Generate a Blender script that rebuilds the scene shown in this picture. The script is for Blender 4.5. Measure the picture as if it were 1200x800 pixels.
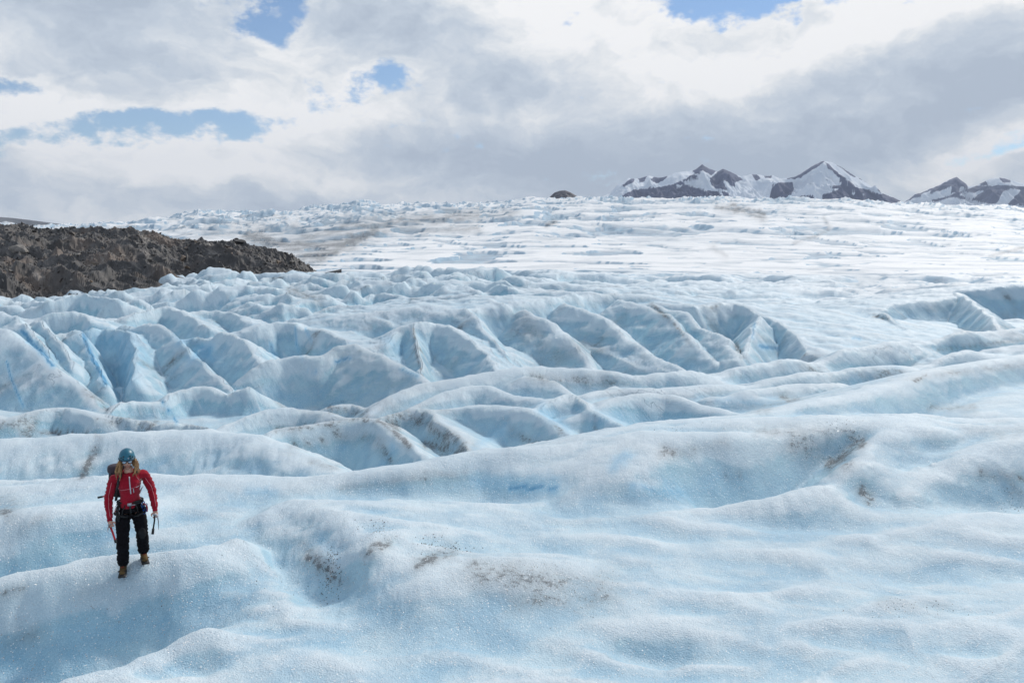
import bpy, bmesh, math, random
import numpy as np
from mathutils import Vector, Matrix, Quaternion

for o in list(bpy.data.objects):
    bpy.data.objects.remove(o)
SC = bpy.context.scene
COL = SC.collection
R = math.radians

# ------------------------------------------------------------------ camera
EYE = 4.6                                   # metres above the near ice
FPX = 942.0                                 # focal length for a 1200 px wide frame
HOR = 290.0                                 # image row of the true horizon
PITCH = math.atan((400.0 - HOR) / FPX)
cam_d = bpy.data.cameras.new('camera')
cam_d.sensor_width = 36.0
cam_d.lens = FPX / 1200.0 * 36.0
cam_d.clip_start = 0.1
cam_d.clip_end = 60000.0
cam = bpy.data.objects.new('camera', cam_d)
COL.objects.link(cam)
cam.location = (0, 0, EYE)
cam.rotation_euler = (math.pi / 2 - PITCH, 0, 0)
SC.camera = cam

# ------------------------------------------------------------------ exposure
SC.view_settings.view_transform = 'Standard'
SC.view_settings.look = 'None'
SC.view_settings.exposure = 0.0
SC.view_settings.gamma = 1.0
SC.render.engine = 'CYCLES'
SC.cycles.use_denoising = True
SC.cycles.max_bounces = 6
SC.cycles.diffuse_bounces = 4

# ------------------------------------------------------------------ sun
SUN_EL, SUN_AZ = R(38), R(38)               # height; azimuth clockwise from +Y (ahead, to the right)
sun_d = bpy.data.lights.new('sun', 'SUN')
sun_d.energy = 2.9
sun_d.angle = R(6)
sun_d.color = (1.0, 0.95, 0.88)
sun = bpy.data.objects.new('sun', sun_d)
COL.objects.link(sun)
sdir = Vector((math.sin(SUN_AZ) * math.cos(SUN_EL), math.cos(SUN_AZ) * math.cos(SUN_EL), math.sin(SUN_EL)))
sun.rotation_euler = sdir.to_track_quat('Z', 'Y').to_euler()


class NT:
    """small helper around a node tree"""
    def __init__(self, tree):
        self.t = tree
        self.n = tree.nodes
        self.l = tree.links
        self.n.clear()

    def new(self, typ, **kw):
        nd = self.n.new(typ)
        for k, v in kw.items():
            setattr(nd, k, v)
        return nd

    def put(self, sock, v):
        if v is None:
            return
        if isinstance(v, bpy.types.NodeSocket):
            self.l.new(v, sock)
        elif isinstance(v, (tuple, list)) and sock.type == 'RGBA' and len(v) == 3:
            sock.default_value = (*v, 1.0)
        else:
            sock.default_value = v

    def math(self, op, a, b=None, c=None, clamp=False):
        nd = self.new('ShaderNodeMath', operation=op)
        nd.use_clamp = clamp
        for s, v in zip(nd.inputs, (a, b, c)):
            self.put(s, v)
        return nd.outputs[0]

    def vmath(self, op, a, b=None):
        nd = self.new('ShaderNodeVectorMath', operation=op)
        self.put(nd.inputs[0], a)
        if b is not None:
            self.put(nd.inputs[1], b)
        return nd.outputs[0]

    def ramp(self, v, a, b, lo=0.0, hi=1.0, smooth=True):
        nd = self.new('ShaderNodeMapRange')
        nd.interpolation_type = 'SMOOTHSTEP' if smooth else 'LINEAR'
        for s, x in zip(nd.inputs[:5], (v, a, b, lo, hi)):
            self.put(s, x)
        return nd.outputs[0]

    def mix(self, f, a, b, blend='MIX'):
        nd = self.new('ShaderNodeMix', data_type='RGBA', blend_type=blend)
        self.put(nd.inputs[0], f)
        self.put(nd.inputs[6], a)
        self.put(nd.inputs[7], b)
        return nd.outputs[2]

    def noise(self, vec, scale, detail=4.0, rough=0.5, dist=0.0, out=0):
        nd = self.new('ShaderNodeTexNoise')
        self.put(nd.inputs['Vector'], vec)
        self.put(nd.inputs['Scale'], scale)
        self.put(nd.inputs['Detail'], detail)
        self.put(nd.inputs['Roughness'], rough)
        self.put(nd.inputs['Distortion'], dist)
        return nd.outputs[out]

    def xyz(self, x, y, z):
        nd = self.new('ShaderNodeCombineXYZ')
        for s, v in zip(nd.inputs, (x, y, z)):
            self.put(s, v)
        return nd.outputs[0]

    def attr(self, name):
        nd = self.new('ShaderNodeAttribute', attribute_name=name)
        return nd.outputs['Fac']


# ------------------------------------------------------------------ sky
def build_world():
    w = bpy.data.worlds.new('World')
    SC.world = w
    w.use_nodes = True
    N = NT(w.node_tree)
    sky = N.new('ShaderNodeTexSky', sky_type='NISHITA')
    sky.sun_disc = False
    sky.sun_elevation = SUN_EL
    sky.sun_rotation = SUN_AZ
    sky.altitude = 1500
    sky.air_density = 1.1
    sky.dust_density = 0.1
    sky.ozone_density = 3.0
    bg_sky = N.new('ShaderNodeBackground')
    N.put(bg_sky.inputs[0], sky.outputs[0])
    bg_sky.inputs[1].default_value = 0.115
    tc = N.new('ShaderNodeTexCoord')
    d = tc.outputs['Generated']
    sep = N.new('ShaderNodeSeparateXYZ')
    N.put(sep.inputs[0], d)
    X, Y, Z = sep.outputs
    az = N.math('ARCTAN2', X, Y)                       # radians, 0 ahead
    el = N.math('ARCSINE', Z)
    # cloud layer coordinates: azimuth / elevation warped by noise so edges are ragged
    w1 = N.noise(N.xyz(az, N.math('MULTIPLY', el, 1.5), 3.1), 5.0, 6.0, 0.62, 0.0, 1)
    w2 = N.vmath('SUBTRACT', w1, (0.5, 0.5, 0.5))
    wsep = N.new('ShaderNodeSeparateXYZ')
    N.put(wsep.inputs[0], w2)
    azw = N.math('ADD', az, N.math('MULTIPLY', wsep.outputs[0], 0.16))
    elw = N.math('ADD', el, N.math('MULTIPLY', wsep.outputs[1], 0.10))

    def A(px): return math.atan((px - 600.0) / FPX)
    def E(py): return math.atan((HOR - py) / FPX) * 0.985

    def blob(px, py, rx, ry, rot=0.0, sharp=1.0):
        """1 inside an ellipse on the sky dome, falling to 0 outside"""
        dx = N.math('SUBTRACT', azw, A(px))
        dy = N.math('SUBTRACT', elw, E(py))
        c, s = math.cos(R(rot)), math.sin(R(rot))
        u = N.math('ADD', N.math('MULTIPLY', dx, c), N.math('MULTIPLY', dy, s))
        v = N.math('SUBTRACT', N.math('MULTIPLY', dy, c), N.math('MULTIPLY', dx, s))
        u = N.math('DIVIDE', u, rx / FPX)
        v = N.math('DIVIDE', v, ry / FPX)
        r2 = N.math('ADD', N.math('MULTIPLY', u, u), N.math('MULTIPLY', v, v))
        return N.math('EXPONENT', N.math('MULTIPLY', r2, -sharp))

    def total(bl):
        acc = None
        for args in bl:
            amp = args[0]
            b = N.math('MULTIPLY', blob(*args[1:]), amp)
            acc = b if acc is None else N.math('ADD', acc, b)
        return acc

    # gaps of blue sky (amplitude, px, py, rx, ry, rotation)
    gaps = total(SKY_GAPS)
    fine = N.noise(N.xyz(az, N.math('MULTIPLY', el, 1.6), 7.7), 9.0, 9.0, 0.62)
    fine2 = N.noise(N.xyz(az, N.math('MULTIPLY', el, 1.6), 1.2), 24.0, 7.0, 0.6)
    fz = N.math('ADD', N.math('MULTIPLY', N.math('SUBTRACT', fine, 0.5), 2.6), N.math('MULTIPLY', N.math('SUBTRACT', fine2, 0.5), 1.7))
    # outside the frame the cover stays broken in the same way, from one wide noise
    wide = N.noise(N.xyz(az, N.math('MULTIPLY', el, 1.6), 0.0), 2.4, 4.0, 0.55)
    out_el = N.ramp(el, R(20), R(34))
    out_az = N.ramp(N.math('ABSOLUTE', az), R(36), R(50))
    outside = N.math('MAXIMUM', out_el, out_az)
    gw = N.math('MULTIPLY', N.ramp(wide, 0.56, 0.72), outside)
    gaps = N.math('ADD', gaps, gw)
    cover = N.ramp(N.math('ADD', gaps, fz), 0.36, 0.86, 1.0, 0.0)
    # shade of the cloud: bright billows and grey undersides
    grey = total(SKY_GREY)
    white = total(SKY_WHITE)
    bil = N.noise(N.xyz(azw, N.math('MULTIPLY', elw, 1.7), 5.0), 4.5, 8.0, 0.60)
    bil2 = N.noise(N.xyz(azw, N.math('MULTIPLY', elw, 1.9), 9.0), 15.0, 7.0, 0.58)
    b = N.math('ADD', N.math('SUBTRACT', white, grey), N.math('MULTIPLY', N.math('SUBTRACT', bil, 0.5), 1.9))
    b = N.math('ADD', b, N.math('MULTIPLY', N.math('SUBTRACT', bil2, 0.5), 1.6))
    bil3 = N.noise(N.xyz(azw, N.math('MULTIPLY', elw, 1.7), 2.0), 42.0, 5.0, 0.55)
    b = N.math('ADD', b, N.math('MULTIPLY', N.math('SUBTRACT', bil3, 0.5), 0.8))
    # thin cloud beside a gap is the brightest
    b = N.math('ADD', b, N.math('MULTIPLY', N.ramp(gaps, 0.05, 0.45), 0.35))
    b = N.math('SUBTRACT', b, N.math('MULTIPLY', outside, 0.9))  # clouds out of view darkened to cut ambient light and raise contrast
    b = N.math('MULTIPLY_ADD', b, 1.15, 0.12)
    t = N.ramp(b, -0.85, 0.75, 0.0, 1.0, False)
    cr = N.new('ShaderNodeValToRGB')
    N.put(cr.inputs[0], t)
    e = cr.color_ramp.elements
    e[0].position, e[0].color = 0.0, (0.45, 0.52, 0.62, 1)
    e[1].position, e[1].color = 1.0, (0.95, 0.95, 0.955, 1)
    for p, c in ((0.30, (0.55, 0.62, 0.71, 1)), (0.55, (0.68, 0.73, 0.79, 1)), (0.80, (0.84, 0.86, 0.88, 1))):
        k = e.new(p)
        k.color = c
    bg_cl = N.new('ShaderNodeBackground')
    N.put(bg_cl.inputs[0], cr.outputs[0])
    bg_cl.inputs[1].default_value = 1.07
    mx = N.new('ShaderNodeMixShader')
    N.put(mx.inputs[0], cover)
    N.l.new(bg_sky.outputs[0], mx.inputs[1])
    N.l.new(bg_cl.outputs[0], mx.inputs[2])
    out = N.new('ShaderNodeOutputWorld')
    N.l.new(mx.outputs[0], out.inputs[0])


SKY_GAPS = [
    (1.15, 190, 166, 120, 18, 3), (0.9, 35, 128, 48, 13, -8), (1.1, 335, 22, 28, 42, -12),
    (0.8, 455, 98, 48, 18, 10), (1.2, 915, 2, 125, 38, 6), (0.35, 815, 35, 30, 22, 30), (0.3, 382, 112, 16, 26, 0), (-.35, 700, 60, 90, 50, 0), (-.3, 780, 90, 60, 30, 0),
    (0.6, 1185, 195, 30, 9, 10), (-0.5, 180, 170, 16, 9, 0), (-0.5, 940, 30, 12, 26, -20),
]
SKY_GREY = [
    (0.8, 110, 45, 150, 60, 0), (0.75, 470, 40, 110, 45, -5), (0.55, 600, 105, 60, 32, 0),
    (0.62, 990, 165, 330, 50, 8), (0.55, 700, 200, 260, 40, 0), (0.5, 60, 215, 110, 38, 0),
    (0.5, 220, 105, 80, 24, 0), (0.6, 330, 235, 120, 24, 0), (0.5, 1160, 110, 90, 40, 0), (0.5, 520, 175, 120, 30, 0),
]
SKY_WHITE = [
    (0.6, 640, 25, 70, 50, 0), (0.45, 760, 70, 130, 40, -25), (0.8, 950, 70, 180, 26, 17), (0.6, 1120, 30, 100, 30, 12),
    (0.7, 330, 110, 70, 70, 0), (0.85, 60, 170, 90, 30, -15), (0.8, 230, 208, 220, 22, 0), (0.5, 450, 140, 90, 25, 0),
    (0.45, 20, 85, 60, 20, 0), (0.5, 640, 140, 70, 16, 5), (0.75, 1110, 205, 70, 18, 15), (0.5, 1170, 190, 50, 22, 20),
]
build_world()

# ================================================================== numeric helpers
def g2(ix, iy, seed):
    h = (ix.astype(np.int64) * 374761393 + iy.astype(np.int64) * 668265263 + seed * 974634777) & 0xFFFFFFFF
    h = ((h ^ (h >> 13)) * 1274126177) & 0xFFFFFFFF
    h = h ^ (h >> 16)
    return h


_ANG = np.linspace(0, 2 * math.pi, 256, endpoint=False)
_GC, _GS = np.cos(_ANG).astype(np.float32), np.sin(_ANG).astype(np.float32)


def perlin(x, y, seed=0):
    x = np.asarray(x, np.float32); y = np.asarray(y, np.float32)
    fx = np.floor(x); fy = np.floor(y)
    dx = x - fx; dy = y - fy
    ix = fx.astype(np.int64); iy = fy.astype(np.int64)
    u = dx * dx * dx * (dx * (dx * 6 - 15) + 10)
    v = dy * dy * dy * (dy * (dy * 6 - 15) + 10)

    def c(a, b):
        k = (g2(ix + a, iy + b, seed) & 255)
        return _GC[k] * (dx - a) + _GS[k] * (dy - b)
    a0 = c(0, 0); a1 = c(1, 0); b0 = c(0, 1); b1 = c(1, 1)
    t = a0 + u * (a1 - a0)
    return (t + v * ((b0 + u * (b1 - b0)) - t)) * 1.45


def fbm(x, y, oct=4, seed=0, gain=0.5, lac=2.03):
    s = 0; a = 1.0; tot = 0
    for i in range(oct):
        s = s + a * perlin(x * lac ** i + 17.3 * i, y * lac ** i - 9.1 * i, seed + i)
        tot += a
        a *= gain
    return s / tot


def ridged(x, y, oct=4, seed=0, gain=0.5, lac=2.05):
    s = 0; a = 1.0; tot = 0
    for i in range(oct):
        n = 1 - np.abs(perlin(x * lac ** i + 11.7 * i, y * lac ** i + 5.3 * i, seed + i)) * 1.6
        s = s + a * np.clip(n, 0, 1) ** 2
        tot += a
        a *= gain
    return s / tot


def sstep(a, b, x):
    t = np.clip((x - a) / (b - a), 0, 1)
    return t * t * (3 - 2 * t)


def smax(a, b, k):
    h = np.clip(k - np.abs(a - b), 0, None) / k
    return np.maximum(a, b) + h * h * k * 0.25


CP, SP = math.cos(PITCH), math.sin(PITCH)


def at(px, py, Y):
    """world point seen at that photo position, Y metres ahead"""
    u = (px - 600) / FPX; v = (400 - py) / FPX
    dy = CP + v * SP; dz = -SP + v * CP
    t = Y / dy
    return (u * t, Y, EYE + dz * t)


def ath(px, py, h):
    """world point seen there that lies at height h"""
    u = (px - 600) / FPX; v = (400 - py) / FPX
    dy = CP + v * SP; dz = -SP + v * CP
    t = (h - EYE) / dz
    return (u * t, dy * t, h)


def photo_xy(x, y, z):
    dz = z - EYE
    depth = y * CP - dz * SP
    up = y * SP + dz * CP
    depth = np.where(depth > 0.2, depth, np.nan)
    return 600 + FPX * x / depth, 400 - FPX * up / depth


def seg_dist(X, Y, pts):
    best = np.full(X.shape, 1e18, np.float32)
    for i in range(len(pts) - 1):
        ax, ay = pts[i]; ex, ey = pts[i + 1][0] - ax, pts[i + 1][1] - ay
        t = np.clip(((X - ax) * ex + (Y - ay) * ey) / (ex * ex + ey * ey + 1e-9), 0, 1)
        best = np.minimum(best, (X - (ax + t * ex)) ** 2 + (Y - (ay + t * ey)) ** 2)
    return np.sqrt(best)


def crest_height(X, Y, pts, vals, sr, sl, rad, ease):
    """upper envelope of the wedges under each piece of a crest line"""
    h = np.full(X.shape, -1e9)
    for i in range(len(pts) - 1):
        ax, ay = pts[i]; ex, ey = pts[i + 1][0] - ax, pts[i + 1][1] - ay
        L2 = ex * ex + ey * ey + 1e-9
        t = np.clip(((X - ax) * ex + (Y - ay) * ey) / L2, 0, 1)
        qx = X - (ax + t * ex); qy = Y - (ay + t * ey)
        d2 = qx * qx + qy * qy
        L = math.sqrt(L2)
        c = (qx * ey - qy * ex) / L / np.sqrt(d2 + 1e-6)
        u = (c + 1) * 0.5
        u = u * u * (3 - 2 * u)
        s_ = sl + (sr - sl) * u
        dd = np.sqrt(d2 + rad * rad) - rad
        h = np.maximum(h, vals[i] + t * (vals[i + 1] - vals[i]) - s_ * dd - ease * d2)
    return h


def smooth_line(pts, n=3):
    """Catmull-Rom through the points"""
    P = [np.array(p, float) for p in pts]
    if len(P) < 3:
        return P
    Q = [2 * P[0] - P[1]] + P + [2 * P[-1] - P[-2]]
    out = []
    for i in range(1, len(Q) - 2):
        for k in range(n):
            t = k / n
            a, b, c, d = Q[i - 1], Q[i], Q[i + 1], Q[i + 2]
            out.append(0.5 * ((2 * b) + (-a + c) * t + (2 * a - 5 * b + 4 * c - d) * t * t + (-a + 3 * b - 3 * c + d) * t ** 3))
    out.append(P[-1])
    return out


def grid_mesh(name, X, Y, Z, closed=False, attrs=None, smooth=True):
    nr, nc = X.shape
    idx = np.arange(nr * nc, dtype=np.int32).reshape(nr, nc)
    if closed:
        a = idx[:-1, :]; b = np.roll(idx, -1, 1)[:-1, :]; c = np.roll(idx, -1, 1)[1:, :]; d = idx[1:, :]
    else:
        a = idx[:-1, :-1]; b = idx[:-1, 1:]; c = idx[1:, 1:]; d = idx[1:, :-1]
    f = np.stack([a, b, c, d], -1).reshape(-1, 4)
    me = bpy.data.meshes.new(name)
    me.vertices.add(nr * nc)
    me.vertices.foreach_set('co', np.stack([X, Y, Z], -1).astype(np.float32).ravel())
    me.loops.add(f.size)
    me.loops.foreach_set('vertex_index', f.astype(np.int32).ravel())
    me.polygons.add(len(f))
    me.polygons.foreach_set('loop_start', np.arange(0, f.size, 4, dtype=np.int32))
    me.polygons.foreach_set('loop_total', np.full(len(f), 4, np.int32))
    me.polygons.foreach_set('use_smooth', np.full(len(f), smooth, bool))
    me.update(calc_edges=True)
    for k, v in (attrs or {}).items():
        at_ = me.attributes.new(k, 'FLOAT', 'POINT')
        at_.data.foreach_set('value', np.asarray(v, np.float32).ravel())
    return me


def link(name, me, mat=None, parent=None, loc=None):
    o = bpy.data.objects.new(name, me)
    COL.objects.link(o)
    if mat is not None:
        me.materials.clear()
        me.materials.append(mat)
    if parent is not None:
        o.parent = parent
    if loc is not None:
        o.location = loc
    return o


def tag(o, label=None, cat=None, group=None, kind=None):
    if label: o['label'] = label
    if cat: o['category'] = cat
    if group: o['group'] = group
    if kind: o['kind'] = kind
    return o


# ================================================================== the glacier
SEG = lambda *p: [tuple(q) for q in p]
# crests of the broken ice: (points (px, py, Y), slope on the right-hand side of travel, slope on the other side,
# rounding of the crest, smoothness of the foot)
CRESTS = [
    # ---- wall of ribbed ice (centre)
    (SEG((545, 362, 60), (590, 357, 62), (640, 349, 66), (700, 346, 72), (760, 350, 72), (810, 356, 70)), 0.75, 0.02, 1.2, 1.0),
    (SEG((545, 361, 60), (560, 376, 57), (580, 402, 53), (600, 432, 49)), 0.5, 0.8, 0.4, 0.5),
    (SEG((610, 366, 61), (622, 369, 59), (645, 378, 57), (668, 400, 54), (690, 430, 50)), 0.55, 0.8, 0.7, 0.5),
    (SEG((660, 358, 64), (690, 366, 61), (722, 381, 58), (742, 398, 55), (768, 415, 52), (800, 432, 49)), 0.5, 0.9, 0.6, 0.4),
    (SEG((725, 350, 68), (762, 362, 63), (790, 377, 59), (812, 400, 55), (838, 425, 51)), 0.5, 0.9, 0.6, 0.4),
    (SEG((768, 354, 67), (800, 368, 62), (822, 383, 58), (850, 400, 54), (866, 420, 50)), 0.5, 0.9, 0.5, 0.4),
    (SEG((890, 372, 62), (880, 392, 57), (872, 418, 51)), 0.7, 0.9, 0.5, 0.3),
    (SEG((812, 357, 68), (860, 357, 70), (890, 368, 66), (925, 384, 60), (946, 412, 53)), 0.95, 0.03, 0.5, 0.5),
    (SEG((900, 360, 75), (960, 376, 68), (1010, 404, 55)), 0.9, 0.05, 0.4, 0.6),
    (SEG((960, 352, 85), (1000, 372, 72), (1030, 392, 60)), 0.5, 0.05, 0.6, 0.6),
    # ---- ridges at the right
    (SEG((1012, 380, 68), (1030, 367, 70), (1050, 354, 74), (1090, 351, 76), (1130, 345, 78)), 0.75, 0.05, 0.5, 0.5),
    (SEG((1032, 367, 69), (1055, 380, 64), (1078, 396, 60)), 0.7, 0.9, 0.3, 0.4),
    (SEG((1118, 344, 80), (1130, 347, 76), (1150, 362, 69), (1172, 384, 60)), 0.9, 0.55, 0.4, 0.4),
    (SEG((1130, 341, 86), (1165, 336, 86), (1210, 332, 86), (1290, 330, 86)), 0.75, 0.05, 0.6, 0.5),
    # ---- great fin left of the wall
    (SEG((450, 404, 52), (468, 391, 54), (485, 380, 55), (512, 378, 56), (536, 384, 54), (560, 404, 51), (583, 436, 46)), 0.75, 0.35, 0.25, 0.3),
    (SEG((485, 381, 55), (488, 408, 51), (496, 444, 46)), 0.9, 1.2, 0.2, 0.3),
    (SEG((512, 373, 60), (545, 379, 58), (568, 402, 54), (596, 434, 48)), 0.7, 0.6, 0.4, 0.3),
    # ---- dome with a blue crack (centre left)
    (SEG((285, 448, 44), (300, 431, 45), (330, 420, 46), (375, 418, 46), (396, 407, 47), (417, 403, 47), (436, 412, 45), (470, 430, 42), (505, 448, 38)), 0.55, 0.6, 0.5, 0.5),
    (SEG((128, 486, 36), (142, 470, 38), (190, 470, 39), (200, 461, 40), (240, 452, 41), (266, 462, 40), (290, 452, 40)), 0.8, 0.5, 0.4, 0.3),
    (SEG((296, 388, 58), (330, 378, 60), (360, 384, 59), (402, 397, 55), (408, 406, 52)), 0.9, 0.15, 0.4, 0.4),
    # ---- big slab, far left
    (SEG((-80, 360, 52), (0, 384, 47), (32, 402, 45), (62, 430, 42), (96, 452, 40), (116, 480, 37)), 0.42, 0.9, 0.6, 0.3),
    (SEG((18, 372, 53), (38, 388, 50), (52, 405, 48), (66, 428, 45)), 0.5, 1.1, 0.3, 0.3),
    (SEG((42, 376, 55), (52, 384, 52), (72, 402, 49), (86, 428, 46)), 0.6, 1.1, 0.35, 0.3),
    (SEG((45, 378, 60), (56, 368, 61), (95, 369, 62), (108, 379, 60)), 0.9, 0.3, 0.4, 0.4),
    # ---- the tall blue wall and its fin
    (SEG((58, 392, 54), (80, 388, 55), (96, 390, 54), (112, 430, 48), (125, 452, 44)), 0.6, 1.5, 0.3, 0.2),
    (SEG((100, 386, 57), (122, 385, 58), (145, 386, 57), (153, 398, 54), (159, 420, 50), (156, 446, 45)), 1.8, 0.5, 0.3, 0.2),
    (SEG((146, 380, 59), (168, 381, 58), (190, 384, 57), (206, 396, 54), (240, 430, 47), (272, 458, 42)), 0.55, 1.0, 0.3, 0.3),
    (SEG((212, 398, 55), (232, 399, 55), (250, 400, 54), (261, 391, 54), (280, 397, 52), (305, 424, 47)), 0.8, 0.5, 0.35, 0.3),
    (SEG((150, 372, 66), (190, 360, 70), (215, 368, 68), (245, 385, 62)), 0.8, 0.3, 0.4, 0.4),
    (SEG((225, 368, 70), (270, 366, 70), (310, 385, 62)), 0.8, 0.3, 0.5, 0.4),
    (SEG((60, 352, 92), (100, 346, 94), (135, 352, 90)), 0.9, 0.3, 0.5, 0.5),
    # ---- broken row behind the near hump
    (SEG((-60, 470, 36), (0, 492, 33), (30, 484, 34), (80, 478, 35), (115, 490, 33)), 0.8, 0.3, 0.5, 0.3),
    (SEG((108, 487, 34), (122, 486, 34), (150, 491, 33), (170, 493, 33), (188, 499, 32)), 1.2, 0.5, 0.2, 0.2),
    (SEG((180, 500, 32), (200, 496, 32), (228, 498, 32), (255, 503, 31)), 1.2, 0.5, 0.2, 0.2),
    (SEG((255, 508, 31), (290, 487, 33), (325, 478, 34), (368, 480, 34), (400, 487, 32), (430, 491, 31)), 0.6, 0.5, 0.5, 0.3),
    (SEG((380, 480, 36), (400, 475, 36), (420, 476, 36), (437, 488, 34)), 1.0, 0.5, 0.3, 0.3),
    # ---- fine row of crests in the middle distance
    (SEG((375, 364, 84), (400, 358, 86), (430, 366, 84), (470, 368, 80)), 0.9, 0.2, 0.4, 0.5),
    (SEG((500, 352, 84), (515, 346, 86), (560, 348, 88), (566, 360, 78)), 1.0, 0.1, 0.4, 0.5),
    (SEG((340, 366, 82), (352, 352, 88), (390, 350, 90)), 0.8, 0.2, 0.5, 0.5),
    (SEG((430, 375, 76), (450, 366, 78), (478, 374, 74)), 0.7, 0.3, 0.4, 0.5),
    (SEG((300, 352, 96), (330, 345, 98), (362, 352, 94)), 0.8, 0.3, 0.5, 0.5),
    (SEG((420, 352, 96), (450, 344, 98), (480, 352, 92)), 0.9, 0.3, 0.5, 0.5),
    # ---- domes below the wall
    (SEG((436, 484, 33), (444, 474, 34), (460, 462, 35), (500, 449, 37), (550, 440, 38), (600, 431, 39), (660, 430, 40), (740, 436, 39), (800, 433, 40), (900, 421, 43), (970, 411, 46), (1060, 399, 50), (1200, 383, 56), (1340, 372, 60)), 0.35, 0.5, 0.5, 0.5),
    (SEG((484, 480, 31.5), (510, 466, 33), (545, 453, 34.5), (572, 453, 34.5), (600, 462, 33), (640, 468, 32), (668, 466, 32)), 0.55, 0.5, 0.4, 0.4),
    (SEG((430, 492, 30), (470, 483, 31), (500, 480, 31), (522, 498, 28.5), (540, 514, 26.5), (556, 532, 24.5)), 0.95, 0.35, 0.25, 0.25),
    (SEG((500, 480, 31), (550, 475, 31.2), (600, 476, 31), (622, 479, 30.3), (652, 500, 27.5), (688, 521, 25)), 0.7, 0.4, 0.3, 0.3),
    (SEG((310, 520, 25.5), (324, 504, 27), (360, 497, 28), (400, 492, 28.5), (430, 491, 28.5), (450, 495, 28), (466, 510, 26.3), (492, 532, 24)), 0.8, 0.5, 0.4, 0.3),
    (SEG((624, 480, 30.5), (648, 466, 32), (670, 462, 32.5), (690, 476, 30.5), (716, 494, 28), (754, 508, 26)), 0.75, 0.45, 0.3, 0.3),
    (SEG((615, 441, 37.5), (650, 447, 36.5), (668, 462, 34)), 0.4, 0.6, 0.3, 0.4),
    (SEG((698, 482, 30), (718, 468, 31.5), (752, 462, 32), (785, 463, 32), (815, 472, 31), (845, 480, 30), (864, 489, 29)), 0.6, 0.3, 0.6, 0.3),
    (SEG((690, 462, 34), (722, 456, 35), (770, 455, 35), (820, 451, 36), (900, 440, 38), (1000, 431, 40), (1060, 424, 42), (1100, 414, 44), (1200, 401, 48), (1340, 390, 52)), 0.35, 0.3, 0.5, 0.5),
    (SEG((870, 458, 33.5), (930, 450, 35), (1000, 443, 36.5), (1040, 438, 37.5)), 0.4, 0.4, 0.4, 0.4),
    (SEG((836, 464, 33.5), (870, 467, 33), (920, 468, 33)), 0.4, 0.3, 0.4, 0.4),
    (SEG((712, 458, 36), (735, 444, 38), (800, 444, 38)), 0.4, 0.6, 0.4, 0.4),
    # ---- two humps behind the hiker
    (SEG((-260, 520, 22), (-100, 516, 22.5), (0, 516, 22.5), (90, 510, 23), (130, 507, 23.3), (200, 506, 23.4), (268, 507, 23.4), (310, 516, 22.6), (345, 533, 21.3), (382, 550, 20)), 0.32, 0.45, 1.2, 0.6),
]

# near ice, heights in metres on the 0 m ground plane: (points (px, py, h), right slope, left slope, rounding, foot)
NEAR = [
    (SEG((370, 573, .06), (405, 561, .12), (440, 553, .2), (500, 547, .25), (560, 534, .35), (600, 532, .38), (660, 527, .36), (700, 515, .36), (740, 507, .35), (790, 498, .35), (850, 493, .3), (900, 487, .35), (975, 470, .35), (1040, 454, .35), (1078, 440, .4), (1120, 432, .4), (1200, 419, .4), (1330, 410, .4)), 0.36, 0.35, 0.5, 0.4),
    (SEG((-200, 582, .0), (-60, 578, .08), (0, 573, .12), (60, 568, .12), (120, 561, .12), (200, 560, .1), (300, 560, .06), (380, 568, .0)), 0.08, 0.5, 0.6, 0.5),
    (SEG((560, 592, .0), (700, 566, .14), (740, 548, .45), (775, 528, .6), (805, 514, .68), (850, 508, .7), (905, 501, .72), (960, 499, .7), (1010, 500, .68), (1090, 508, .6)), 0.42, 0.2, 0.5, 0.35),
    (SEG((830, 590, .05), (905, 578, .2), (950, 566, .32), (978, 553, .42), (1003, 532, .56), (1012, 517, .66), (1040, 508, .66)), 0.3, 0.75, 0.35, 0.3),
    (SEG((1000, 592, .02), (1045, 578, .16), (1080, 562, .28), (1130, 543, .42), (1200, 519, .6), (1300, 500, .7)), 0.3, 0.4, 0.5, 0.35),
    (SEG((1030, 500, .6), (1100, 494, .62), (1160, 500, .6), (1250, 492, .7)), 0.25, 0.2, 0.6, 0.4),
    # gully right of the hiker: its right bank
    (SEG((318, 596, .16), (345, 606, .26), (375, 622, .34), (398, 642, .34), (412, 660, .26)), 0.5, 0.10, 0.4, 0.3),
    (SEG((398, 686, .04), (420, 664, .18), (440, 644, .28), (462, 628, .30), (500, 640, .26), (540, 650, .14)), 0.5, 0.6, 0.25, 0.25),
    (SEG((400, 692, .12), (470, 684, .22), (540, 672, .26), (620, 668, .22)), 0.2, 0.3, 0.4, 0.3),
    # rims at bottom left
    (SEG((-60, 720, .0), (0, 690, .18), (28, 672, .28), (70, 664, .32), (130, 655, .34), (200, 652, .3), (270, 640, .2)), 0.42, 0.42, 0.4, 0.3),
    (SEG((-60, 800, .1), (0, 788, .2), (60, 775, .26), (120, 757, .3), (168, 735, .34), (230, 720, .3)), 0.25, 0.7, 0.25, 0.3),
    (SEG((-80, 640, .0), (0, 612, .2), (60, 604, .25), (140, 596, .2)), 0.4, 0.25, 0.5, 0.3),
]
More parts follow.
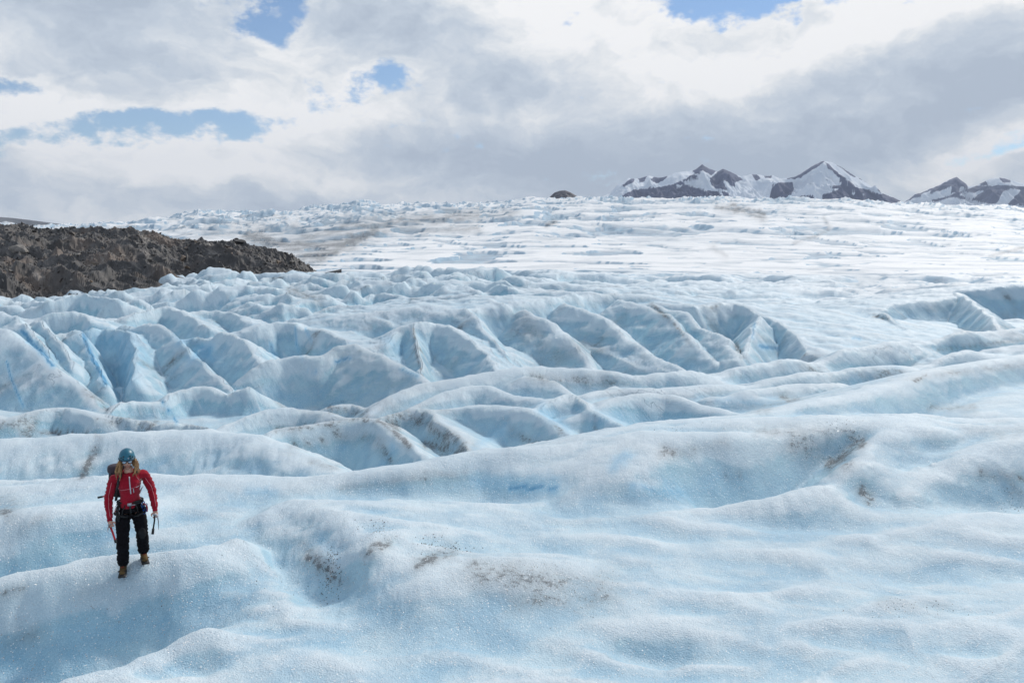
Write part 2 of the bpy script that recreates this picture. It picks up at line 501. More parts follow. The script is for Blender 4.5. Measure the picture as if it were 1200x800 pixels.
# hollows: (px, py, half width m, half depth m, depth m, turn)
DENTS = [
    (25, 742, 1.9, 1.1, 0.75, 20), (205, 770, 0.45, 0.3, 0.16, 10), (100, 640, 1.6, 0.7, 0.22, 0), (10, 652, .8, .5, .35, 0),
    (362, 648, 0.45, 2.0, 0.26, 31), (392, 678, 0.45, 0.4, 0.1, 10), (762, 745, 0.5, 0.28, 0.14, 0), (640, 690, 1.1, 0.6, 0.06, 5),
    (870, 562, 2.2, 1.1, 0.35, 8), (960, 540, 1.6, 1.0, 0.28, -30), (840, 528, 1.1, 0.6, 0.22, 10),
    (1120, 484, 1.0, 1.1, 0.42, 0), (1178, 490, 0.9, 0.8, 0.3, 0), (1170, 512, 1.8, 0.8, 0.3, 15),
    (1012, 580, 0.6, 0.5, 0.22, -20), (1165, 578, 1.6, 0.6, 0.28, 15), (620, 572, 1.2, 0.5, 0.18, 5), (510, 572, 1.4, 0.4, 0.12, 5),
    (700, 618, 2.5, 0.7, 0.06, 0), (1000, 640, 3, 0.8, 0.07, 10), (450, 720, 1.5, 0.5, .05, 10), (1090, 660, 2.2, 0.6, .08, -6),
    (380, 575, 1.2, .5, .12, 0), (570, 640, 1.5, .3, .06, 12), (900, 610, 2.0, .4, .07, 3),
]

# lens-shaped hollows on the sweeping bands at the right: the last number is the distance
DENTS_FAR = [(962, 428, 3.0, 1.1, .8, 8, 42.5), (1015, 417, 3.2, 1.2, .8, 8, 45), (1062, 413, 2.0, 1.2, .9, 20, 45.5), (965, 450, 2.6, .9, .6, 8, 37),
             (1035, 438, 2.6, .9, .7, 8, 39), (1135, 396, 3.4, 1.2, .8, 8, 51), (880, 431, 2.6, 1.0, .7, 0, 41), (800, 441, 3.2, 1.0, .8, 0, 38), (1110, 422, 3.0, 1.0, .6, 8, 43),
             (920, 416, 2.6, 1.0, .6, 8, 46), (1150, 408, 3.0, 1.0, .6, 10, 47)]

BASE_PX = np.array([-400, 0, 300, 600, 900, 1200, 1600.])
BASE_Y = np.array([0, 12, 16, 20, 25, 30, 36, 42, 50, 60, 80, 110, 150, 200, 300, 420.])
BASE_Z = np.array([
    [0, 0, -.2, -1.7, -2.9, -3.2, -3.6, -4.0, -4.4, -4.5, -4.2, -5.0, -7.0, -9.0, -10.0, -9.0],
    [0, 0, -.2, -1.7, -2.9, -3.2, -3.6, -4.0, -4.4, -4.5, -4.2, -5.0, -7.0, -9.0, -10.0, -9.0],
    [0, 0, -.2, -1.7, -2.9, -3.2, -3.6, -4.0, -4.4, -4.4, -3.8, -3.3, -3.8, -4.6, -5.4, -6.2],
    [0, -.05, -.15, -1.7, -3.0, -3.3, -3.5, -3.8, -4.6, -4.4, -1.6, -1.5, -2.6, -3.6, -5.0, -6.2],
    [0, -.05, -.1, -.1, -1.6, -2.6, -2.8, -3.0, -4.0, -4.0, -2.0, -1.8, -2.7, -3.6, -5.0, -6.2],
    [0, 0, 0, 0, -.1, -.4, -1.8, -2.0, -2.6, -3.6, -2.8, -1.4, -2.6, -3.6, -5.0, -6.2],
    [0, 0, 0, 0, 0, 0, -.4, -.8, -1.6, -2.6, -2.8, -1.4, -2.6, -3.6, -5.0, -6.2]])
SKYLINE = np.array([(-600, 262), (105, 266), (150, 262), (180, 259), (200, 257), (235, 251), (260, 250), (290, 252), (330, 251), (355, 249), (375, 245),
                    (400, 243), (430, 240), (450, 243), (480, 242), (520, 240), (560, 241), (580, 239), (600, 236), (625, 233), (640, 235), (700, 234),
                    (800, 234), (900, 235), (1000, 237), (1060, 241), (1100, 243), (1150, 243), (1200, 246), (1800, 250)], float)


def lerp_table(X, Y):
    col = 600 + FPX * X / np.maximum(Y, 1.0)
    col = np.where(Y > 1, col, 600)
    fx = np.interp(col, BASE_PX, np.arange(len(BASE_PX)))
    i = np.clip(fx.astype(int), 0, len(BASE_PX) - 2)
    t = fx - i
    t = t * t * (3 - 2 * t)
    z = np.zeros(X.shape)
    for k in range(len(BASE_PX)):
        zk = np.interp(Y, BASE_Y, BASE_Z[k])
        z = z + zk * (np.where(i == k, 1 - t, 0) + np.where(i + 1 == k, t, 0))
    return z, col


def glacier():
    ox, oy = 0.0, -4.0
    dense = np.linspace(R(-40), R(40), 1190)
    rest = np.linspace(R(40), R(320), 90)[1:-1]
    th = np.concatenate([dense, rest])
    rr = [0.15]
    while rr[-1] < 3600:
        r = rr[-1]
        if r < 6: s = 0.09
        elif r < 48: s = 0.0075
        elif r < 120: s = 0.0052
        elif r < 320: s = 0.0085
        else: s = 0.0125
        rr.append(r * (1 + s))
    rr = np.array(rr + [4500, 6000, 9000, 14000, 22000])
    TH, RR = np.meshgrid(th, rr)
    X = ox + RR * np.sin(TH)
    Y = oy + RR * np.cos(TH)
    X = X.astype(np.float64); Y = Y.astype(np.float64)
    Yc = np.clip(Y, 0, None)
    z, col = lerp_table(X, Yc)
    # soften the table's knots by warping
    # far field: rises gently to the ice field's brow
    sky_row = np.interp(col, SKYLINE[:, 0], SKYLINE[:, 1])
    g = np.interp(Yc, [300, 420, 600, 900, 1300, 1800, 2300, 2700, 3200, 4500, 22000], [0, .12, .30, .50, .67, .82, .93, 1.0, .98, .75, .3])
    row = 320 + (sky_row - 320) * g
    zfar = EYE - (row - HOR) / FPX * Yc
    zfar = np.where(Yc > 4500, np.minimum(zfar, 60), zfar)
    wf = sstep(240, 420, Yc)
    z = z * (1 - wf) + zfar * wf
    behind = sstep(2, -20, Y)
    z = z * (1 - behind) + behind * (-0.5 + 0.0 * X)

    # ---- large natural undulation of the base
    near_w = 1 - sstep(14, 26, Yc)
    z = z + (0.16 * fbm(X / 3.6, Y / 2.0, 3, 5) + 0.16 * ridged(X / 6.0 + Y / 9, Y / 2.6 - X / 14, 2, 6) - .07) * near_w
    mid_w = sstep(26, 40, Yc) * (1 - sstep(60, 75, Yc))
    z = z + 0.6 * fbm(X / 5.0 + Y / 9.0, Y / 4.0, 3, 9) * mid_w

    # ---- chaotic crests of the middle distance
    wx = X + 3.0 * fbm(X / 16, Y / 16, 2, 21); wy = Y + 3.0 * fbm(X / 16, Y / 16, 2, 22)
    lr = 1 - 0.72 * sstep(480, 760, col)                                  # calmer to the right
    m1 = sstep(62, 84, Yc) * (1 - sstep(170, 260, Yc)) * lr
    # flat-topped blocks with steep sides
    nb1 = fbm((wx + 0.5 * wy) / 15.0, (wy - 0.25 * wx) / 10.0, 2, 31, 0.4)
    nb2 = fbm((wx + 0.5 * wy) / 7.0 + 40, (wy - 0.25 * wx) / 6.0, 2, 33, 0.4)
    blk = 2.6 * sstep(-.16, .16, nb1) + 1.3 * sstep(-.2, .2, nb2) + 1.4 * nb1 + 1.2 * (ridged(wx / 11, wy / 8, 2, 35, .4) - .4)
    z = z + (blk - 1.9) * m1
    m1b = sstep(140, 190, Yc) * (1 - sstep(280, 380, Yc)) * (1 - 0.45 * sstep(700, 1000, col))
    nb3 = fbm(wx / 26.0, wy / 15.0, 3, 41, 0.42)
    z = z + (2.2 * sstep(-.12, .12, nb3) + 1.6 * nb3 - 1.1) * m1b
    # ---- long shallow crevasses of the white plateau
    wx2 = X + 22 * fbm(X / 120, Y / 120, 2, 51); wy2 = Y + 22 * fbm(X / 120, Y / 120, 2, 52)
    m2 = sstep(300, 420, Yc) * (1 - 0.3 * sstep(2100, 2500, Yc))
    patch = sstep(-0.15, 0.25, fbm(X / 260, Y / 200, 2, 55))
    leftw = 1 - 0.55 * sstep(560, 820, col)
    far_k = sstep(650, 1200, Yc)
    m2b = sstep(230, 330, Yc)
    c1 = fbm((X + 14 * fbm(X / 40, Y / 60, 2, 53)) / 48, Y / 62 + X / 170, 3, 57, 0.35)
    c2 = fbm((wx2 + 0.1 * wy2) / 170, (wy2 - 0.1 * wx2) / 230, 3, 58, 0.4)
    c3 = fbm((wx2 + 0.1 * wy2) / 110, (wy2 - 0.12 * wx2) / 130, 3, 59, 0.35)
    dens = 0.3 + 0.7 * patch
    lw = .5 + .5 * leftw
    k1 = sstep(.12, .22, c1 + .06 * (leftw - .6) + .05 * (patch - .5)) * (1 - far_k) * m2b
    k2 = (1 - sstep(-.26, -.16, c2 - .05 * (leftw - .6) - .05 * (patch - .5))) * far_k
    k3 = sstep(.14, .23, c3 + .08 * (leftw - .6) + .06 * (patch - .5)) * far_k
    crack = (1 - sstep(.0, .035, np.abs(fbm(wx2 / 120, wy2 / 160, 3, 63)))) * sstep(.0, .2, fbm(X / 220, Y / 300, 2, 64)) * m2b
    z = z - k1 * 2.6 * lw - k2 * 8.0 * lw - k3 * 6.5 * lw - crack * (.6 + 2 * far_k)
    z = z + (sstep(-.1, .05, c2) * 5.0) * m2 * far_k * lw
    crev = np.clip(k1 * .9 + k2 * .8 + k3 * .9 + crack * .7, 0, 1)
    und = fbm(wx2 / 150, wy2 / 60, 4, 61)
    z = z + und * (1.2 + 6.0 * sstep(600, 1800, Yc)) * m2 * (0.35 + 0.65 * leftw)
    # ---- jagged crags along the brow
    crag_w = sstep(2150, 2550, Yc) * (1 - sstep(3000, 3500, Yc))
    cg = ridged(X / 70, Y / 160, 3, 71, 0.5)
    cg2 = fbm(X / 130, Y / 200, 2, 75)
    z = z + (np.clip(cg - 0.35, 0, 1) * 17 * (.35 + .8 * sstep(-.2, .3, cg2)) + cg2 * 8) * crag_w
    # steep broken slope of the left ice fall
    lf = (1 - sstep(420, 560, col)) * sstep(1000, 1500, Yc) * (1 - sstep(3000, 3400, Yc))
    z = z + ((ridged((X + .5 * Y) / 150, (Y - .8 * X) / 190, 3, 81, 0.4) - 0.4) * 13 + fbm(X / 200, Y / 260, 2, 83) * 14) * lf

    z0 = z.copy()
    # ---- traced crests
    def apply(z, pts3, sr, sl, rad, k, wob):
        xy = [(p[0], p[1]) for p in pts3]; zz = [p[2] for p in pts3]
        y0 = min(p[1] for p in xy); y1 = max(p[1] for p in xy)
        x0 = min(p[0] for p in xy); x1 = max(p[0] for p in xy)
        top = max(zz)
        ease = 0.004 if y1 > 26 else 0.012
        smin = max(min(sr, sl), 0.001)
        dz = top + (5.0 if y1 > 19 else 1.6)
        reach = (-smin + math.sqrt(smin * smin + 4 * ease * dz)) / (2 * ease) + 2
        m = (X > x0 - reach) & (X < x1 + reach) & (Y > y0 - reach) & (Y < y1 + reach)
        if not m.any():
            return z
        xs, ys = X[m], Y[m]
        # wobble the footprint so faces are not planar
        sc = 2.2 if y1 > 26 else 0.9
        wxx = xs + wob * fbm(xs / sc, ys / sc, 3, 101); wyy = ys + wob * fbm(xs / sc, ys / sc, 3, 102)
        h = crest_height(wxx, wyy, xy, zz, sr, sl, rad, ease)
        z[m] = smax(z[m], h, k)
        return z
    for pts, sr, sl, rad, k in CRESTS:
        p3 = [at(*p) for p in smooth_line(pts)]
        z = apply(z, p3, sr * 1.6, sl * (1.3 if sl > .1 else 1), rad * .42, k * .5, 0.35)
    for pts, sr, sl, rad, k in NEAR:
        p3 = [ath(*p) for p in smooth_line(pts)]
        z = apply(z, [(a_, b_, c_ * 1.2) for a_, b_, c_ in p3], sr * 2.2, sl, rad * .7, k * .6, 0.10)
    for row_ in DENTS + DENTS_FAR:
        px, py, rx, ry, dep, rot = row_[:6]
        cx, cy, _ = ath(px, py, 0.1) if len(row_) == 6 else at(px, py, row_[6])
        if py > 600: dep = dep * 1.3
        c, s = math.cos(R(rot)), math.sin(R(rot))
        m = (np.abs(X - cx) < 3.5 * rx + 2) & (np.abs(Y - cy) < 3.5 * max(rx, ry) + 2)
        dx = X[m] - cx; dy = Y[m] - cy
        dx = dx + 0.15 * fbm(X[m] / .8, Y[m] / .8, 3, 111); dy = dy + 0.15 * fbm(X[m] / .8, Y[m] / .8, 3, 112)
        q = ((dx * c + dy * s) / rx) ** 2 + ((dy * c - dx * s) / ry) ** 2
        z[m] -= dep * np.exp(-q ** 1.3 * 0.8)

    # ---- relief on everything: flutes, melt scallops
    w_n = 1 - sstep(20, 34, Yc)
    z = z + w_n * (0.055 * fbm(X / 1.1, Y / .6, 4, 121, 0.5) + 0.02 * ridged(X / 1.3, Y / .7, 2, 123) + 0.006 * fbm(X / .12, Y / .12, 3, 125))
    w_m = sstep(20, 34, Yc) * (1 - sstep(150, 260, Yc))
    w_m = w_m * (0.35 + 0.65 * sstep(40, 52, Yc))
    z = z + sstep(40, 52, Yc) * (1 - sstep(150, 230, Yc)) * (1 - .55 * sstep(700, 950, col)) * 0.5 * (ridged((X + Y) / 7.5 + .5 * fbm(X / 9, Y / 9, 2, 145), (Y - X) / 24.0, 3, 143, .45) - .4)
    z = z + w_m * 0.14 * (ridged((X + .6 * Y) / 2.2, (Y - .6 * X) / 6, 2, 131, 0.4) - .4)
    z = z + w_m * (0.26 * fbm(X / 3.5, Y / 3.5, 3, 135) + 0.05 * ridged((X + Y) / 1.2, (Y - X) / 4.0, 3, 137))

    cup = ridged(X / 1.9 + .4 * fbm(X / 2, Y / 2, 2, 127), Y / .95, 2, 126, .4)
    z = z + w_n * 0.085 * (cup - .4) * sstep(-.2, .3, fbm(X / 6, Y / 4, 2, 128))
    # soaked hollows bluer, crusted rises whiter, also painting hollow shade and crest highlights
    def blur(a, n):
        k = np.ones(2 * n + 1) / (2 * n + 1)
        c = np.cumsum(np.pad(a, ((n + 1, n), (0, 0)), 'edge'), 0)
        a = (c[2 * n + 1:] - c[:-2 * n - 1]) / (2 * n + 1)
        c = np.cumsum(np.pad(a, ((0, 0), (n + 1, n)), 'edge'), 1)
        return (c[:, 2 * n + 1:] - c[:, :-2 * n - 1]) / (2 * n + 1)
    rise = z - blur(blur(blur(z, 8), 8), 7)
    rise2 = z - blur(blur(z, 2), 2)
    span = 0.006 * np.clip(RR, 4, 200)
    relief_shade = np.clip(-rise / span * 0.75 - rise2 / (span * .10) * 0.30, -1, 1) + 0.35 * fbm(X / (.4 + Yc * .03), Y / (.4 + Yc * .03), 3, 171)
    relief_shade = np.clip(relief_shade, -1, 1) * (1 - sstep(150, 300, Yc))
    # ---- attributes
    gz_r, gz_c = np.gradient(z)
    xr, xc = np.gradient(X); yr, yc = np.gradient(Y)
    nx = yr * gz_c - gz_r * yc; ny = gz_r * xc - xr * gz_c; nz = xr * yc - yr * xc
    nl = np.sqrt(nx ** 2 + ny ** 2 + nz ** 2) + 1e-12
    slope = 1 - np.abs(nz) / nl
    px, py = photo_xy(X, Y, z)
    px = np.nan_to_num(px, nan=-9999); py = np.nan_to_num(py, nan=-9999)
    white = sstep(120, 330, Yc + 0.10 * (px - 600) + 40 * fbm(X / 60, Y / 60, 3, 141))  # weathered far ice; its whiteness also paints sunlight, the bluer near ice cloud shade
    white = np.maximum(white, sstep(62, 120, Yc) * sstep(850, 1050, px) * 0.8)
    dirt = np.zeros(X.shape); blue = np.zeros(X.shape)
    for pts, w, amp, ylo, yhi, which in MARKS:
        sel = (Y > ylo) & (Y < yhi)
        xs = [p[0] for p in pts]; ys_ = [p[1] for p in pts]
        sel &= (px > min(xs) - 3 * w) & (px < max(xs) + 3 * w) & (py > min(ys_) - 3 * w) & (py < max(ys_) + 3 * w)
        if not sel.any():
            continue
        p2 = [(a[0], a[1]) for a in smooth_line([(p[0], p[1]) for p in pts])]
        jx = px[sel] + w * 0.8 * fbm(px[sel] / (w * 2), py[sel] / (w * 2), 3, 151); jy = py[sel] + w * 0.8 * fbm(px[sel] / (w * 2), py[sel] / (w * 2), 3, 152)
        d = seg_dist(jx, jy, p2)
        if which == 'b' and ylo < 12: amp = amp * 0.5
        v = amp * np.exp(-(d / w) ** 2)
        tgt = dirt if which == 'd' else blue
        tgt[sel] = np.maximum(tgt[sel], v)
    # natural dirt: thin bands lying in the lee of crests and on broken ground
    dn = sstep(0.15, 0.6, fbm((X + .5 * Y) / 6, (Y - .3 * X) / 3, 4, 161)) * sstep(24, 40, Yc) * (1 - white) * 0.85
    dirt = np.maximum(dirt, dn * (0.3 + 0.7 * sstep(0.05, 0.2, slope)))
    dl = (1 - sstep(380, 520, col)) * sstep(420, 700, Yc) * (1 - sstep(2200, 2700, Yc))
    dirt = np.maximum(dirt, dl * sstep(-0.1, 0.6, fbm((X + .8 * Y) / 120, (Y - X) / 60, 4, 165)) * 0.8)
    print('glacier verts', X.size, 'rows', len(rr))
    me = grid_mesh('glacier', X, Y, z, True, {'white': white, 'dirt': dirt, 'blue': blue, 'slope': slope, 'near': 1 - sstep(24, 34, Yc), 'crev': crev, 'relief_shade': relief_shade})
    return me, (X, Y, z, th, rr)


# dirt ('d') and clear blue ice ('b') marks: (points (px, py), width, strength, nearest, farthest, which)
MARKS = [
    (SEG((95, 560), (105, 540), (115, 515)), 7, .9, 15, 30, 'd'),
    (SEG((0, 590), (12, 598)), 16, .9, 10, 30, 'd'), (SEG((0, 640), (50, 605)), 8, .4, 10, 30, 'd'),
    (SEG((12, 752), (40, 745)), 14, .8, 5, 14, 'd'), (SEG((0, 700), (25, 688)), 8, .7, 5, 14, 'd'),
    (SEG((325, 505), (370, 499), (430, 493), (455, 500), (480, 522)), 5, .9, 20, 34, 'd'),
    (SEG((340, 525), (390, 512), (440, 515), (455, 540)), 7, .7, 20, 34, 'd'),
    (SEG((365, 540), (395, 548)), 5, .6, 20, 34, 'd'),
    (SEG((455, 495), (490, 490), (515, 508), (545, 528)), 13, .8, 20, 34, 'd'),
    (SEG((500, 520), (545, 532)), 7, .9, 20, 34, 'd'),
    (SEG((388, 480), (430, 484)), 7, .8, 26, 45, 'd'),
    (SEG((600, 508), (635, 520), (680, 522)), 6, .7, 20, 34, 'd'),
    (SEG((650, 498), (665, 512), (690, 518)), 4, .9, 20, 34, 'd'), (SEG((697, 487), (698, 505)), 3, .9, 20, 34, 'd'),
    (SEG((625, 441), (665, 445), (720, 447)), 8, .7, 30, 45, 'd'),
    (SEG((860, 475), (900, 479)), 5, .5, 20, 45, 'd'), (SEG((915, 465), (935, 472)), 7, .7, 25, 45, 'd'),
    (SEG((1062, 452), (1085, 440)), 3, 1., 25, 50, 'd'), (SEG((900, 475), (1000, 465), (1060, 447), (1120, 436), (1200, 428)), 4, .6, 25, 50, 'd'),
    (SEG((1100, 410), (1200, 398)), 3, .6, 30, 60, 'd'), (SEG((1120, 388), (1200, 381)), 3, .5, 30, 70, 'd'),
    (SEG((400, 572), (450, 562), (500, 557), (540, 556)), 6, .6, 12, 20, 'd'),
    (SEG((780, 530), (830, 522), (850, 516)), 9, .7, 12, 24, 'd'), (SEG((970, 545), (1000, 525), (1010, 515)), 9, .9, 12, 24, 'd'),
    (SEG((930, 520), (990, 540)), 16, .6, 12, 24, 'd'), (SEG((850, 556), (866, 558)), 4, .8, 12, 24, 'd'),
    (SEG((890, 506), (1000, 506)), 6, .5, 12, 24, 'd'),
    (SEG((1010, 575), (1020, 585)), 9, .8, 12, 24, 'd'), (SEG((1150, 555), (1200, 560)), 7, .7, 12, 24, 'd'), (SEG((1185, 575), (1195, 580)), 8, .8, 12, 24, 'd'),
    (SEG((1090, 478), (1140, 478)), 6, .6, 14, 30, 'd'), (SEG((1130, 508), (1200, 505)), 8, .5, 14, 30, 'd'),
    (SEG((430, 648), (455, 635)), 7, .7, 8, 16, 'd'), (SEG((490, 660), (530, 645)), 8, .8, 8, 16, 'd'),
    (SEG((560, 675), (640, 680), (700, 690)), 22, .65, 8, 16, 'd'), (SEG((600, 705), (690, 705)), 14, .6, 8, 16, 'd'),
    (SEG((360, 650), (382, 668), (398, 682)), 7, .9, 8, 16, 'd'), (SEG((355, 640), (400, 680)), 10, .6, 8, 16, 'd'),
    (SEG((100, 690), (150, 690)), 12, .35, 8, 16, 'd'), (SEG((1030, 705), (1110, 708)), 8, .4, 7, 14, 'd'),
    (SEG((0, 500), (40, 492), (30, 510)), 10, .7, 26, 42, 'd'), (SEG((45, 507), (110, 508)), 4, .9, 26, 42, 'd'),
    (SEG((115, 490), (180, 500)), 8, .8, 26, 42, 'd'), (SEG((100, 458), (118, 470), (125, 480)), 6, .7, 32, 50, 'd'),
    (SEG((190, 503), (250, 505)), 6, .5, 26, 42, 'd'), (SEG((400, 420), (500, 470), (380, 470)), 34, .35, 30, 50, 'd'),
    (SEG((610, 375), (630, 400), (640, 420)), 14, .5, 44, 70, 'd'), (SEG((650, 420), (690, 400), (700, 410)), 14, .5, 44, 70, 'd'),
    (SEG((765, 358), (790, 380), (808, 402)), 3, .9, 44, 75, 'd'), (SEG((862, 402), (870, 420)), 3, 1., 44, 75, 'd'),
    (SEG((1025, 370), (1040, 373)), 3, .9, 55, 80, 'd'), (SEG((1177, 345), (1190, 358)), 4, .8, 60, 90, 'd'),
    (SEG((340, 340), (375, 352)), 7, .7, 70, 140, 'd'), (SEG((485, 385), (487, 410), (495, 440)), 2, .8, 40, 60, 'd'),
    (SEG((860, 246), (890, 248)), 3, 1., 900, 2700, 'd'), (SEG((858, 240), (895, 256)), 4, .8, 900, 2700, 'd'),
    (SEG((350, 305), (380, 297), (440, 272)), 8, 1., 300, 2400, 'd'), (SEG((290, 276), (340, 288), (400, 285)), 11, .95, 300, 2400, 'd'), (SEG((330, 288), (420, 266), (560, 252)), 9, .75, 400, 2400, 'd'), (SEG((380, 285), (450, 272), (560, 268)), 5, .6, 400, 2400, 'd'), (SEG((420, 275), (520, 258), (600, 250)), 7, .5, 500, 2400, 'd'), (SEG((380, 262), (470, 255)), 9, .45, 500, 2400, 'd'), (SEG((240, 270), (330, 268), (420, 275)), 9, .5, 500, 2500, 'd'), (SEG((840, 243), (870, 246), (895, 251)), 3, 1., 900, 2700, 'd'), (SEG((835, 290), (850, 300)), 4, .4, 300, 2700, 'd'), (SEG((930, 285), (970, 270), (965, 255)), 2, .6, 300, 2700, 'd'), (SEG((1160, 300), (1200, 290)), 2, .6, 300, 2700, 'd'), (SEG((640, 264), (650, 260)), 3, .9, 300, 2700, 'd'),
    # clear blue ice
    (SEG((26, 388), (38, 402), (50, 414), (62, 428)), 3.5, 1., 40, 60, 'b'), (SEG((98, 392), (108, 418), (124, 450)), 4, 1., 40, 60, 'b'),
    (SEG((110, 395), (150, 400), (145, 440)), 18, .5, 40, 60, 'b'), (SEG((8, 424), (14, 445), (28, 478)), 1.6, 1., 32, 60, 'b'),
    (SEG((215, 398), (240, 410), (228, 420)), 10, .7, 40, 60, 'b'), (SEG((190, 470), (207, 494)), 2, 1., 30, 50, 'b'),
    (SEG((390, 425), (410, 419)), 2, 1., 35, 55, 'b'), (SEG((362, 436), (370, 435)), 1.6, .9, 35, 55, 'b'), (SEG((470, 432), (488, 440)), 3, .8, 35, 55, 'b'),
    (SEG((346, 385), (348, 405), (354, 418)), 1.5, .8, 40, 65, 'b'), (SEG((358, 385), (366, 402)), 1.5, .8, 40, 65, 'b'), (SEG((316, 402), (322, 415)), 4, .8, 40, 65, 'b'),
    (SEG((892, 406), (910, 408)), 4, 1., 44, 75, 'b'), (SEG((884, 380), (882, 396)), 2, .8, 44, 75, 'b'), (SEG((1000, 396), (1008, 397)), 2, .8, 44, 75, 'b'),
     (SEG((455, 400), (470, 410)), 8, .5, 44, 65, 'b'),
    (SEG((635, 480), (665, 505)), 7, .6, 22, 36, 'b'), (SEG((452, 545), (460, 525)), 6, .6, 20, 30, 'b'), (SEG((700, 490), (800, 500)), 12, .35, 22, 36, 'b'),
    (SEG((600, 571), (650, 573)), 5, .9, 13, 19, 'b'), (SEG((560, 565), (650, 566)), 10, .5, 13, 19, 'b'), (SEG((720, 545), (735, 535)), 8, .6, 13, 22, 'b'),
    (SEG((740, 570), (800, 578)), 5, .7, 13, 19, 'b'), (SEG((290, 575), (320, 577)), 6, .6, 12, 20, 'b'),
    (SEG((375, 630), (395, 655)), 8, .7, 8, 16, 'b'), (SEG((20, 635), (60, 620), (140, 625)), 12, .35, 8, 18, 'b'),
    (SEG((910, 620), (940, 618)), 8, .4, 8, 16, 'b'), (SEG((330, 790), (370, 745), (470, 705)), 12, .4, 6, 13, 'b'), (SEG((900, 770), (915, 720)), 9, .3, 6, 13, 'b'),
    (SEG((220, 700), (300, 690)), 10, .3, 8, 14, 'b'), (SEG((50, 730), (120, 735)), 18, .3, 5, 14, 'b'), (SEG((1000, 445), (1050, 432)), 8, .4, 25, 50, 'b'),
    (SEG((560, 520), (590, 505)), 5, .4, 22, 36, 'b'), (SEG((840, 470), (920, 475)), 5, .5, 22, 40, 'b'),
]


